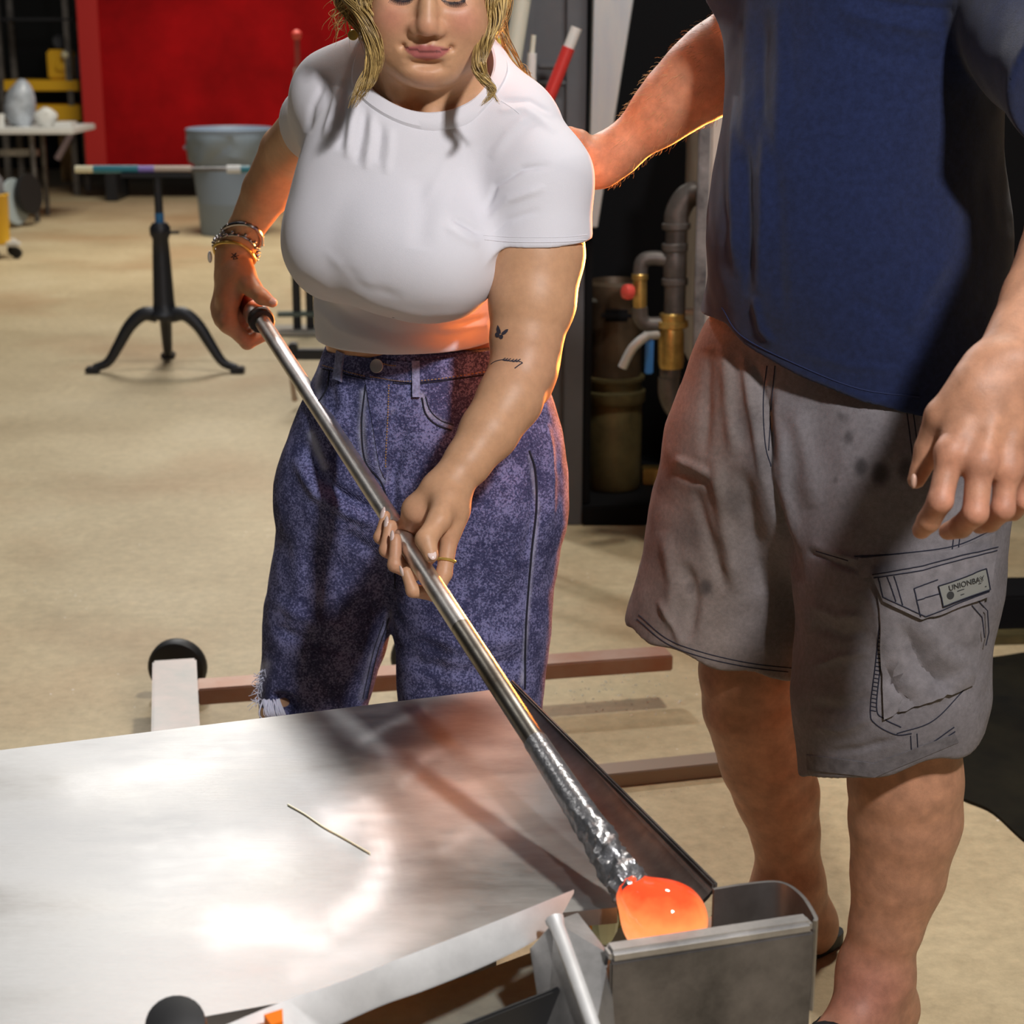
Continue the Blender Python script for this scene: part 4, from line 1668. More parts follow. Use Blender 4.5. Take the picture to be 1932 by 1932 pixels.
W_J.stitches(mb, [(735, 726), (732, 800), (728, 880)], 0.0008, 60, 0.0032)
W_J.stitches(mb, [(700, 711), (780, 719), (926, 700)], 0.0007, 90, 0.0034)
W_J.stitches(mb, [(724, 686), (735, 689), (748, 690)], 0.0010, 16, 0.0036)
W_J.stitches(mb, [(612, 690), (650, 700), (690, 710)], 0.0007, 40, 0.0034)
mb.build('stitching', m_gt, woman)['kind'] = 'stuff'
# frayed threads of the rip
mb = MB()
rnd = random.Random(4)
for i in range(60):
    t = rnd.random()
    x0, y0 = 498 - 14 * t + rnd.uniform(-4, 4), 1262 + 66 * t
    r0 = W_J.hit(x0, y0, 0.001)
    if r0 is None:
        r0 = (P(x0, y0, 2.55), None)
    a = r0[0]
    dx, dz = rnd.uniform(-0.014, 0.006), rnd.uniform(-0.014, 0.006)
    mb.tube([a, a + (dx * 0.5, -0.006, dz * 0.3), a + (dx, -0.004, dz)], 0.0006, 4)
for i in range(46):
    u = rnd.random()
    a = P(494 + 34 * u, 1318 + 6 * rnd.random(), 2.548)
    b_ = P(500 + 40 * u + rnd.uniform(-6, 6), 1358, 2.545)
    m_ = (a + b_) / 2 + np.array((rnd.uniform(-0.006, 0.006), -0.012, 0))
    mb.tube(spline([a, m_, b_], 6), rnd.choice((0.0007, 0.0010, 0.0013)), 4)
mb.build('frayed_threads', m_fray, woman)['kind'] = 'stuff'

# shoes (behind the table)
m_shoe = mat('dark_shoe', (0.03, 0.03, 0.035), rough=0.5)
for c in ((fl[0], 2.62), (fr[0], 2.55)):
    mb = MB()
    mb.ell((c[0], c[1] - 0.05, 0.046), (0.048, 0.13, 0.045), None, 16, 8)
    mb.build('shoe', m_shoe, woman)

# ------------------------------------------------------------------ jewellery
def around(c, axis, r, wd=0, n=40, ry=None, off=0.0032):
    """loop round c in the plane across axis; lies on the skin where the skin is closer than 6 cm"""
    ax_ = unit(axis)
    e = unit(np.cross(ax_, (0, 1, 0.2)))
    f = np.cross(ax_, e)
    out = []
    for a in np.linspace(0, 2 * np.pi, n, endpoint=False):
        d = math.cos(a) * e + math.sin(a) * f
        q = W_BODY.t.ray_cast(Vector(c + d * 0.065), Vector(-d)) if off else (None,)
        k = r if q[0] is None else np.linalg.norm(np.array(q[0]) - c) + off
        out.append(k)
    out = np.array(out)
    for _ in range(4):
        out = np.maximum(out, (np.roll(out, 1) + np.roll(out, -1)) / 2 * 0.5 + out * 0.5)
    return np.array([c + k * (math.cos(a) * e + math.sin(a) * f) for k, a in zip(out, np.linspace(0, 2 * np.pi, n, endpoint=False))])


def closed_tube(mb, pts, r, n=8):
    p = np.concatenate([pts, pts[:2]])
    mb.tube(p, r, n, cap=False)


fa = unit(wr_r - P(497, 360, 2.845))
tilt = unit((-0.28, -0.52, -0.80))
bx = P(455, 447, 2.893)
mb = MB()
ringp = around(bx, tilt, 0.0335, 0)
closed_tube(mb, ringp, 0.0036)
for p in ringp[::5]:
    mb.ell(p + unit(p - bx) * 0.003, (0.0022,) * 3, None, 8, 6)
mb.build('bangle', m_gunmetal, woman)
b2 = P(441, 470, 2.913)
mb = MB()
ringp = around(b2 + fa * -0.002, tilt, 0.0365, 0, 36)
closed_tube(mb, ringp, 0.0022)
for i, p in enumerate(ringp):
    o_ = unit(p - b2)
    mb.ell(p + o_ * 0.004 + fa * (0.002 if i % 2 else -0.003), (0.0030, 0.0030, 0.0030), None, 8, 6)
mb.build('beaded_bracelet', m_gunmetal, woman)
b3 = P(436, 480, 2.917)
mb = MB()
ringp = around(b3, tilt, 0.0355, 0)
closed_tube(mb, ringp, 0.0026)
mb.build('gold_bracelet', m_gold, woman)
mb = MB()
mb.ell(P(396, 485, 2.915), (0.004, 0.006, 0.010), None, 12, 8)
mb.build('bracelet_charm', m_pearl, woman)
# ring on the index finger
mb = MB()
ia, ib = idx[0], idx[1]
rc = ia * 0.30 + ib * 0.70
ringp = around(rc, ib - ia, 0.0118, 0, 32, None, 0)
closed_tube(mb, ringp, 0.0019)
mb.build('finger_ring', m_gold, woman)
# earrings
mb = MB()
e0 = P(666, 66, 2.365)
mb.lathe([(0.0010, -0.001), (0.0066, -0.001), (0.0070, 0), (0.0066, 0.001), (0.004, 0.0014)], e0, (0.05, -1, 0.1), 20)
for t in np.linspace(0, 1, 9):
    mb.ell(P(653 + 9 * t, 26 + 32 * t, 2.365), (0.0014,) * 3, None, 6, 5)
mb.build('coin_earring', m_gold, woman)
mb = MB()
for t in np.linspace(0, 1, 9):
    mb.ell(P(917 - 4 * t, 26 + 24 * t, 2.37), (0.0015,) * 3, None, 6, 5)
mb.build('bead_earring', m_gold, woman)

# ------------------------------------------------------------------ hair
m_hair = mat('blond_hair', (0.30, 0.19, 0.07), rough=0.40, attr='col', spec=0.5)
rnd = random.Random(11)
mb = MB()


def lock(path, width, n, r=0.0008, curl=0.0, dY=0.0):
    """bundle of strands following path [(px,py,Y)], width in m per point"""
    ctrl = np.array([P(q[0], q[1], q[2] + dY * max(0.0, min(1.0, (150 - q[1]) / 60))) for q in path])
    if path[0][1] <= -60 and path[0][2] < 2.40:          # rooted at the parting on the crown
        sg = 1 if path[0][0] > 809 else -1
        ctrl = np.concatenate([[HO + fy * 0.160 + fx * sg * 0.015 + fz * 0.0, HO + fy * 0.115 + fx * sg * 0.078 + fz * 0.012], ctrl])
        width = [0.012, 0.020] + list(width)
    k = len(ctrl)
    for i in range(n):
        a, rad = rnd.uniform(0, 6.283), math.sqrt(rnd.random())
        ph = rnd.uniform(0, 6.28)
        q = []
        for j in range(k):
            wj = width[j] * rad
            q.append(ctrl[j] + np.array((math.cos(a + 0.7 * j) * wj, math.sin(a + 0.7 * j) * wj * 0.7, 0)) + np.array((rnd.uniform(-1, 1), rnd.uniform(-1, 1), rnd.uniform(-1, 1))) * 0.0022)
        m = 4 * k
        pts = spline(q, m)
        m2 = max(3, int(m * (rnd.uniform(0.72, 1.0) if n > 20 else 1)))
        pts = pts[:m2]
        tt = np.linspace(0, 1, m2)
        pts[:, 0] += curl * np.sin(tt * 9 + ph) * tt
        mb.tube(pts, r * rnd.uniform(0.7, 1.3) * (1 - 0.85 * tt ** 2), 5, cap=False)
        hair_tone.extend([rnd.random()] * (5 * m2))


hair_tone = []
# locks that frame the face
lock([(655, -60, 2.36), (668, -10, 2.31), (690, 30, 2.285), (704, 75, 2.28), (706, 115, 2.275), (692, 155, 2.275), (674, 185, 2.28), (662, 207, 2.285)],
     [0.022, 0.020, 0.014, 0.012, 0.011, 0.011, 0.009, 0.007], 170, dY=0.05)
lock([(648, -60, 2.38), (655, -5, 2.34), (668, 30, 2.32), (690, 70, 2.30), (700, 110, 2.29)], [0.022, 0.020, 0.014, 0.010, 0.008], 110, dY=0.05)
lock([(690, -80, 2.28), (686, -20, 2.27), (690, 20, 2.265), (700, 60, 2.27)], [0.012, 0.012, 0.010, 0.006], 80, dY=0.07)
lock([(945, -60, 2.34), (938, -5, 2.30), (932, 40, 2.285), (912, 85, 2.27), (903, 125, 2.265), (914, 150, 2.265), (928, 168, 2.262), (922, 185, 2.26), (905, 203, 2.258)],
     [0.020, 0.016, 0.012, 0.010, 0.009, 0.008, 0.006, 0.004, 0.003], 150, dY=0.07)
lock([(950, -60, 2.38), (946, 0, 2.34), (938, 45, 2.32), (922, 85, 2.30)], [0.018, 0.016, 0.012, 0.006], 110, dY=0.05)
lock([(935, -60, 2.28), (925, 0, 2.265), (918, 60, 2.262), (908, 110, 2.262)], [0.010, 0.010, 0.007, 0.004], 70, dY=0.09)
lock([(912, 120, 2.27), (925, 165, 2.28), (940, 195, 2.29)], [0.006, 0.004, 0.001], 10)
# hair gathered behind the neck
lock([(900, -40, 2.47), (925, 60, 2.50), (960, 120, 2.52), (990, 150, 2.53), (1008, 175, 2.54)], [0.03, 0.025, 0.02, 0.015, 0.010], 70, 0.0006, 0.004)
lock([(760, -60, 2.46), (700, 20, 2.47), (690, 80, 2.49), (685, 120, 2.51)], [0.035, 0.02, 0.012, 0.01], 60)
# stray wisps
for i in range(46):
    x, y = rnd.uniform(645, 668), rnd.uniform(-40, 40)
    lock([(x, y, 2.36), (x - rnd.uniform(5, 28), y + rnd.uniform(10, 40), 2.37), (x - rnd.uniform(0, 40), y + rnd.uniform(30, 70), 2.38)], [0.002, 0.004, 0.006], 1, 0.0005, 0.003)
for i in range(26):
    x, y = rnd.uniform(960, 1000), rnd.uniform(120, 170)
    lock([(x, y, 2.52), (x + rnd.uniform(4, 22), y + rnd.uniform(-8, 16), 2.53), (x + rnd.uniform(8, 24), y + rnd.uniform(16, 40), 2.53)], [0.002, 0.004, 0.006], 1, 0.0005, 0.003)
for i in range(10):
    x, y = rnd.uniform(938, 950), rnd.uniform(-20, 60)
    lock([(x, y, 2.36), (x + rnd.uniform(2, 14), y + rnd.uniform(10, 30), 2.37), (x + rnd.uniform(0, 20), y + rnd.uniform(30, 60), 2.38)], [0.002, 0.003, 0.004], 1, 0.0005, 0.002)
# cap over the skull
mb.ell(HO + fy * 0.058 - fz * 0.030, (0.092, 0.102, 0.092), np.stack([fx, fz, fy], 1), 28, 18)
mb.ell(HO + fy * 0.06 - fz * 0.13, (0.05, 0.05, 0.05), None, 16, 10)
for i in range(260):
    a = rnd.uniform(-2.4, 2.4)
    p0 = HO + fy * 0.165 - fz * 0.02
    s_, c_ = math.sin(a), math.cos(a)
    e1 = HO + fx * 0.099 * s_ + fy * (0.10) + fz * (0.07 * c_ - 0.025)
    e2 = HO + fx * 0.102 * s_ + fy * 0.035 + fz * (0.04 * c_ - 0.04)
    if c_ > 0.2:
        e2 = HO + fx * 0.098 * (1 if s_ > 0 else -1) + fy * 0.03 + fz * 0.0
    j = np.array([rnd.uniform(-.004, .004) for _ in range(3)])
    mb.tube(spline([p0 + j, e1 + j, e2 + j], 8), 0.0011, 4, cap=False)
ht = np.full(sum(len(v) for v in mb.V), 0.35)
ht[:len(hair_tone)] = hair_tone
me = bpy.data.meshes.new('hair')
me.from_pydata(np.concatenate(mb.V).tolist(), [], mb.F)
hair = link('hair', me, m_hair, woman)
hc = np.array((0.13, 0.075, 0.024)) * (1 - ht[:, None]) + np.array((0.72, 0.50, 0.18)) * ht[:, None]
set_col(me, hc)

# ================================================================== the man at the right
man = thing('person', 'large man in navy t-shirt and grey cargo shorts beside the blond woman', 'person', PF(1600, 1900) * (1, 1, 0))

M = SDF()
# trunk hidden in the clothes, head out of the frame
M.cone(P(1630, -120, 2.42), P(1620, 520, 2.42), 0.16, 0.165, 0.04, w=(0, 1, 0), q=1.1)
M.cone(P(1620, 520, 2.42), P(1585, 850, 2.40), 0.165, 0.165, 0.05, w=(0, 1, 0), q=1.1)
M.cone(P(1475, -190, 2.40), P(1800, -190, 2.44), 0.085, 0.085, 0.06)
M.cone(P(1640, -220, 2.42), P(1625, -330, 2.40), 0.066, 0.062, 0.03)
M.ell(P(1622, -420, 2.40), (0.080, 0.100, 0.118), 0.03)
M.ell(P(1605, -355, 2.33), (0.055, 0.05, 0.05), 0.04)
M.cone(P(1600, -400, 2.31), P(1597, -385, 2.285), 0.012, 0.015, 0.015)
for s_ in (-1, 1):
    M.ell(P(1622, -405, 2.40) + np.array((0.08 * s_, 0.01, 0)), (0.008, 0.02, 0.032), 0.008)
# his right arm reaching to her back
ar = [P(1480, -180, 2.42), P(1455, -20, 2.50), P(1420, 75, 2.56), P(1330, 150, 2.585), P(1240, 222, 2.60), P(1170, 282, 2.61)]
M.chain(ar, [0.072, 0.064, 0.060, 0.0570, 0.0425, 0.0310], 0.008)
M.cone(P(1345, 110, 2.57), P(1270, 180, 2.59), 0.040, 0.034, 0.04)
wr = P(1150, 296, 2.612)
M.cone(ar[-1], wr, 0.0300, 0.0295, 0.02)
hb = P(1118, 312, 2.615)
M.cone(wr, hb, 0.0295, 0.026, 0.02)
M.cone(P(1125, 300, 2.615), P(1085, 302, 2.615), 0.027, 0.020, 0.02)
M.cone(P(1130, 322, 2.61), P(1090, 336, 2.61), 0.024, 0.018, 0.02)
for i in range(4):
    y_ = 290 + 18 * i
    M.chain([P(1090, y_, 2.618), P(1050, y_ + 2, 2.625), P(1020, y_ + 4, 2.63), P(1000, y_ + 5, 2.632)], [.0115, .0105, .0095, .008], 0.004, 0.012)
M.chain([P(1120, 285, 2.60), P(1095, 262, 2.595), P(1075, 250, 2.60)], [.0165, .0125, .0095], 0.006, 0.012)
# his left arm hanging in front of him
YH = 1.72
el = P(2120, 235, 1.98)
wl = P(1903, 690, YH + 0.05)
M.chain([P(1840, -170, 2.40), P(1990, 60, 2.20), el], [0.078, 0.066, 0.056], 0.03)
M.chain([el, P(2035, 430, 1.90), P(1968, 570, 1.83), wl], [0.057, 0.0540, 0.0430, 0.0355], 0.008, w=(0.2, 1, 0), q=1.15)
mcp = [P(1791, 862, YH), P(1848, 882, YH - 0.012), P(1898, 894, YH), P(1938, 892, YH + 0.025)]
pip = [P(1774, 945, YH - 0.018), P(1840, 968, YH - 0.028), P(1893, 960, YH - 0.012), P(1932, 945, YH + 0.018)]
dip = [P(1752, 983, YH + 0.000), P(1813, 994, YH - 0.004), P(1868, 985, YH + 0.008), P(1912, 966, YH + 0.032)]
tip = [P(1738, 1000, YH + 0.014), P(1788, 1002, YH + 0.020), P(1848, 992, YH + 0.030), P(1896, 972, YH + 0.048)]
R_ = [.0126, .0126, .0118, .0104]
for i in range(4):
    r = R_[i]
    M.chain([mcp[i], pip[i], dip[i], tip[i]], [r + .0008, r, r - .0014, r - .0032], 0.004, 0.010)
    M.ell(mcp[i] + np.array((0, -0.005, 0.004)), (r * 0.9, r * 0.75, r * 0.95), 0.012)
pal = [wl + np.array((-0.026, -0.004, 0)), wl + np.array((-0.010, -0.012, 0)), wl + np.array((0.008, -0.010, 0)), wl + np.array((0.022, 0.0, 0))]
for a, b in zip(pal, mcp):
    M.cone(a, b + (a - b) * 0.10, 0.0215, 0.0130, 0.018)
    M.cone((a * 0.35 + b * 0.65) + np.array((0, -0.012, 0)), b + np.array((0, -0.010, 0.004)), 0.0045, 0.0035, 0.010)
M.chain([P(1835, 735, YH + 0.035), P(1778, 785, YH + 0.040), P(1752, 850, YH + 0.046), P(1729, 905, YH + 0.044)], [.0240, .0180, .0142, .0095], 0.006, 0.022)
# legs
fR, fL = PF(1480, 1775, 0), PF(1650, 1985, 0)
M.chain([P(1455, 900, 2.47), P(1418, 1265, 2.47), P(1421, 1330, 2.475), P(1446, 1430, 2.50), P(1466, 1500, 2.51), P(1481, 1565, 2.515), P(1489, 1640, 2.515)],
        [0.095, 0.0780, 0.0755, 0.0725, 0.0650, 0.0540, 0.0495], 0.008)
M.chain([P(1700, 950, 2.26), P(1706, 1360, 2.25), P(1708, 1470, 2.25), P(1708, 1545, 2.255), P(1694, 1650, 2.255), P(1672, 1745, 2.25), P(1655, 1805, 2.25)],
        [0.105, 0.0770, 0.0785, 0.0780, 0.0660, 0.0520, 0.0480], 0.008)
# feet: his toes point to the photo's left and to the camera
def foot(ank, ground, d, L=0.20):
    d = unit(np.array((d[0], d[1], 0)))
    heel = np.array((ank[0], ank[1], 0.040)) - d * 0.035
    M.cone(ank, heel + np.array((0, 0, 0.004)), 0.046, 0.040, 0.03)
    ball = np.array((ank[0], ank[1], 0.036)) + d * L * 0.62
    side = np.array((-d[1], d[0], 0))
    M.cone(ank + np.array((0, 0, -0.02)), ball, 0.046, 0.028, 0.04)
    M.cone(heel, ball + side * 0.012, 0.036, 0.026, 0.04)
    M.cone(heel, ball - side * 0.018, 0.034, 0.024, 0.04)
    for i in range(5):
        o = side * (0.036 - 0.018 * i)
        ln = (0.075, 0.072, 0.065, 0.055, 0.045)[i]
        M.cone(ball + o * 0.9, ball + o + d * ln - np.array((0, 0, 0.010)), 0.015, 0.0125 if i == 0 else 0.0095, 0.008)
    return d, side


aR = P(1489, 1665, 2.515)
aL = P(1652, 1835, 2.25)
dR, sR = foot(aR, 0, (-0.9, -0.35))
dL, sL = foot(aL, 0, (-0.62, -0.78))
MV, MF = M.mesh(0.0031)
print('man body', len(MV))
MV = MV + vnormals(MV, MF) * (vnoise(MV, 40, 9) * 0.0012)[:, None]
col = np.tile(SKIN_M, (len(MV), 1))
hx = np.array([np.linalg.norm(MV - c, axis=1) for c in mcp + pip]).min(0)
k = np.exp(-(hx / 0.022) ** 2)[:, None] * 0.5
col = col * (1 - k) + np.array((0.55, 0.22, 0.155)) * k
k = np.exp(-(np.linalg.norm(MV - P(1640, 1880, 2.2), axis=1) / 0.07) ** 2)[:, None] * 0.45
col = col * (1 - k) + np.array((0.46, 0.16, 0.14)) * k
col *= (1 + 0.35 * vnoise(MV, 60, 12))[:, None]
mbody = obj('body', MV, MF, m_skin_m, man)
set_col(mbody.data, np.clip(col, 0, 1))
# arm hair
A_B = Cloth(MV, MF)
mb = MB()
rnd = random.Random(6)
MN = vnormals(MV, MF)
dd = np.array([np.linalg.norm(np.cross(MV - ar[i], unit(ar[i + 1] - ar[i])), axis=1) for i in (2, 3, 4)]).min(0)
selA = np.nonzero((MV[:, 0] < P(1372, 100, 2.5)[0]) & (MV[:, 0] > P(1150, 290, 2.6)[0]) & (MV[:, 2] > 1.15) & (MV[:, 1] > 2.4))[0]
ad = unit(P(1170, 282, 2.61) - P(1420, 75, 2.56))
for i in rnd.sample(list(selA), min(700, len(selA))):
    p, n = MV[i], MN[i]
    L_ = rnd.uniform(0.004, 0.011)
    t_ = unit(ad + np.array([rnd.uniform(-.5, .5) for _ in range(3)]))
    mb.tube([p, p + n * L_ * 0.45 + t_ * L_ * 0.5, p + n * L_ * 0.5 + t_ * L_], [0.00022, 0.0002, 0.00008], 3, cap=False)
o = mb.build('arm_hair', mat('arm_hair', (0.52, 0.36, 0.17), rough=0.5), man)
o['kind'] = 'stuff'
# fingernails
for a, b in ((tip[0], dip[0]),):
    d = unit(a - b)
    out = unit(np.array((-0.3, -0.5, -0.2)))
mb = MB()
tp_ = P(1724, 908, YH + 0.03)
mb.ell(tp_, (0.0035, 0.004, 0.008), None, 12, 8)
mb.build('fingernail', mat('pale_nail', (0.58, 0.36, 0.27), rough=0.35), man)

# ------------------------------------------------------------------ navy t-shirt
N_ = SDF()
N_.cone(P(1632, -150, 2.42), P(1628, 480, 2.42), 0.186, 0.186, 0.04, w=(0, 1, 0), q=1.08)
N_.cone(P(1628, 480, 2.42), P(1600, 860, 2.42), 0.188, 0.192, 0.05, w=(0, 1, 0), q=1.08)
N_.ell(P(1560, 420, 2.34), (0.15, 0.12, 0.20), 0.08)
N_.cone(P(1640, 560, 2.38), P(1690, 830, 2.335), 0.165, 0.157, 0.06)
N_.cone(P(1480, 640, 2.43), P(1462, 830, 2.44), 0.120, 0.136, 0.05)
N_.cone(P(1475, -190, 2.40), P(1800, -190, 2.44), 0.105, 0.105, 0.06)


hemx = [P(1352, 590, 2.42), P(1400, 645, 2.33), P(1500, 702, 2.26), P(1620, 750, 2.24), P(1740, 767, 2.27), P(1870, 772, 2.42)]


def nshirt_hem(p):
    return (np.interp(p[:, 0], [q[0] for q in hemx], [q[2] for q in hemx]) - p[:, 2]).astype(np.float32) * 0.93


N_.func(nshirt_hem)
for pts, c_, rad in (([P(1478, -185, 2.42), P(1455, -60, 2.48), P(1435, 60, 2.55)], P(1447, -30, 2.505), [0.095, 0.088, 0.086]),
                     ([P(1840, -170, 2.40), P(1990, 60, 2.20), P(2120, 235, 1.98)], P(2065, 160, 2.08), [0.105, 0.100, 0.094])):
    SV = SDF()
    SV.chain(pts, rad, 0.03)
    SV.cut(c_, pts[-1] - pts[-2], 0.006)
    N_.sub(SV, 0.04)
N_.cone(P(1640, -260, 2.42), P(1630, -400, 2.41), 0.075, 0.095, 0.006, 's')
NV, NF = N_.mesh(0.0036)
NV = folds(NV, NF, [
    ([(1410, 0), (1405, 150), (1400, 300)], 12, 0.004), ([(1440, 20), (1440, 180), (1430, 330)], 12, -0.004), ([(1470, 0), (1475, 150), (1465, 300)], 14, 0.004),
    ([(1385, 180), (1380, 350), (1385, 520)], 9, 0.005), ([(1405, 260), (1410, 400), (1410, 560)], 10, -0.0055), ([(1435, 200), (1440, 380), (1430, 560)], 11, 0.0045),
    ([(1465, 300), (1470, 450), (1475, 600)], 14, -0.003), ([(1420, 560), (1435, 620), (1460, 650)], 8, 0.004),
    ([(1580, 20), (1680, 45), (1780, 60)], 14, 0.005), ([(1570, 60), (1660, 100), (1740, 110)], 16, -0.004), ([(1620, 0), (1700, 10), (1800, 20)], 10, -0.005),
    ([(1500, 660), (1600, 690), (1700, 700)], 10, 0.0018), ([(1700, 640), (1740, 560), (1790, 480)], 16, 0.003), ([(1600, 560), (1680, 600), (1740, 660)], 14, -0.0025),
    ([(1380, 600), (1420, 660), (1500, 702), (1620, 748), (1740, 768)], 7, 0.0012),
])
NV = NV + vnormals(NV, NF) * (vnoise(NV, 12, 5) * 0.006 + vnoise(NV, 34, 6) * 0.002)[:, None]
m_navy = mat('navy_cotton', (0.0105, 0.017, 0.056), rough=0.95, var=0.22, var_scale=120, bump=0.3, bump_scale=1100, spec=0.15, sheen=0.25)
obj('t_shirt', NV, NF, m_navy, man)
NS = Cloth(NV, NF)
mb = MB()
nav2 = mat('navy_seam', (0.012, 0.02, 0.07), rough=0.95)
NS.seam(mb, [(1362, 580), (1400, 634), (1500, 686), (1620, 733), (1735, 749)], 0.0011, 70, 0.0)
mb.build('hem_seam', nav2, man)['kind'] = 'stuff'

# ------------------------------------------------------------------ grey cargo shorts
K = SDF()
K.cone(P(1590, 640, 2.42), P(1585, 840, 2.40), 0.172, 0.180, 0.04, w=(0, 1, 0), q=1.12)
K.chain([P(1462, 720, 2.45), P(1440, 850, 2.46), P(1400, 1020, 2.48), P(1360, 1180, 2.49), P(1352, 1330, 2.49)], [0.125, 0.132, 0.131, 0.132, 0.134], 0.05, w=(0, 1, 0), q=1.05)
K.chain([P(1690, 780, 2.33), P(1705, 920, 2.29), P(1697, 1100, 2.26), P(1678, 1300, 2.25), P(1664, 1480, 2.25)], [0.138, 0.132, 0.1275, 0.1225, 0.1170], 0.05, w=(0, 1, 0), q=1.02)


def shorts_cut(p):
    p = p.astype(np.float64)
    a1, a2, a3 = P(1197, 1176, 2.49), P(1330, 1250, 2.365), P(1500, 1282, 2.39)
    n = np.cross(a2 - a1, a3 - a1)
    n = unit(n if n[2] < 0 else -n)
    b1, b2, b3 = P(1522, 1452, 2.25), P(1655, 1464, 2.135), P(1808, 1388, 2.24)
    m = np.cross(b2 - b1, b3 - b1)
    m = unit(m if m[2] < 0 else -m)
    # which leg: split by a plane between the two hems
    c = P(1505, 1240, 2.37)
    left = ((p - c) @ unit(np.array((0.92, -0.40, 0.0)))) < 0
    w = 0.004 * np.sin(p[:, 0] * 60) + 0.003 * np.sin(p[:, 1] * 75)
    return np.where(left, (p - a1) @ n, (p - b1) @ m).astype(np.float32) + w.astype(np.float32)


K.func(shorts_cut)
KV, KF = K.mesh(0.0034)
kp, kq = proj(KV)
KV = folds(KV, KF, [
    ([(1400, 660), (1420, 780), (1445, 900), (1470, 960)], 9, 0.006), ([(1425, 680), (1450, 800), (1462, 880)], 8, -0.006), ([(1370, 640), (1375, 760), (1390, 860)], 12, 0.006),
    ([(1340, 660), (1335, 780), (1330, 860)], 12, -0.005), ([(1275, 865), (1310, 880), (1345, 895)], 7, 0.006), ([(1270, 890), (1310, 905), (1350, 920)], 9, -0.004),
    ([(1350, 860), (1370, 1000), (1390, 1120)], 14, 0.007), ([(1400, 880), (1420, 1000), (1440, 1120)], 18, -0.008), ([(1310, 920), (1340, 1020), (1370, 1120)], 12, -0.005),
    ([(1250, 1000), (1270, 1100), (1260, 1190)], 14, 0.006), ([(1290, 1060), (1310, 1130), (1300, 1210)], 12, -0.006), ([(1240, 1130), (1270, 1180), (1290, 1220)], 8, 0.005),
    ([(1455, 720), (1445, 800), (1450, 900), (1480, 1000), (1510, 1100)], 9, -0.010), ([(1475, 800), (1480, 920), (1510, 1040)], 12, 0.005),
    ([(1500, 760), (1520, 860), (1530, 960)], 20, 0.006), ([(1525, 1040), (1570, 1060), (1620, 1078)], 5, -0.005), ([(1530, 1025), (1580, 1045), (1630, 1060)], 6, 0.003),
    ([(1530, 1140), (1580, 1165), (1630, 1160)], 9, 0.004), ([(1530, 1180), (1590, 1200), (1640, 1190)], 10, -0.004), ([(1530, 1260), (1580, 1240), (1640, 1230)], 9, 0.0035),
    ([(1530, 1330), (1590, 1340), (1640, 1310)], 10, -0.004), ([(1530, 1370), (1590, 1380), (1650, 1350)], 9, 0.0035), ([(1560, 1420), (1620, 1415), (1690, 1395)], 6, -0.003),
    ([(1700, 1180), (1740, 1260), (1790, 1300)], 14, -0.009), ([(1740, 1170), (1780, 1230), (1820, 1260)], 16, 0.007), ([(1680, 1200), (1690, 1260), (1720, 1320)], 9, 0.006),
    ([(1672, 1260), (1690, 1300), (1730, 1330)], 8, -0.007), ([(1750, 1320), (1790, 1300), (1830, 1260)], 10, 0.005), ([(1690, 1350), (1698, 1330), (1700, 1320)], 5, -0.004),
    ([(1640, 1120), (1655, 1160), (1660, 1220)], 8, 0.003),
])
KV = KV + vnormals(KV, KF) * (vnoise(KV, 13, 8) * 0.008 + vnoise(KV, 40, 9) * 0.0025)[:, None]
# dark spots in the cloth, and a warmer tone towards the left
kp, kq = proj(KV)
kc = np.tile(np.array((0.205, 0.190, 0.202)), (len(KV), 1))
kc *= (1 + 0.30 * vnoise(KV, 9, 3) + 0.2 * vnoise(KV, 28, 4))[:, None]
lk = np.clip((1480 - kp) / 120, 0, 1)[:, None] * 0.75
kc = kc * (1 - lk) + kc * np.array((1.12, 0.98, 0.80)) * lk
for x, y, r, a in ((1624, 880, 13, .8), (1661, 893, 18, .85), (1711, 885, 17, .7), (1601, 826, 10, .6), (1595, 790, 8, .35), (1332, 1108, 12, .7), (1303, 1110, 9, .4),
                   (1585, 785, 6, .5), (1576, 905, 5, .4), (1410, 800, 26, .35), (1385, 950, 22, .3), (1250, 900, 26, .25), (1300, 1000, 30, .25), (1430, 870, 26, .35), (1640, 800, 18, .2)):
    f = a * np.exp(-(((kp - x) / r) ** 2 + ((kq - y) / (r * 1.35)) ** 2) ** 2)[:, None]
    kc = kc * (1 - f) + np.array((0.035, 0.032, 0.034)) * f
sh = obj('cargo_shorts', KV, KF, mat('grey_canvas', (0.2, 0.19, 0.2), rough=0.95, attr='col', var=0.14, var_scale=150, bump=0.35, bump_scale=900, spec=0.15), man)
set_col(sh.data, np.clip(kc, 0, 1))
KS = Cloth(KV, KF)
m_canvas = mat('grey_canvas_patch', (0.205, 0.190, 0.200), rough=0.95, var=0.2, var_scale=60, bump=0.35, bump_scale=900, spec=0.15)
m_canvas_d = mat('grey_canvas_dark', (0.15, 0.14, 0.15), rough=0.95, var=0.25, var_scale=70, spec=0.15)


def kpart(name, quads, th, off, nu=10, nv=6, m=m_canvas):
    mb = MB()
    for q in quads:
        KS.patch(mb, q, nu, nv, off, th)
    if mb.V:
        return mb.build(name, m, man)


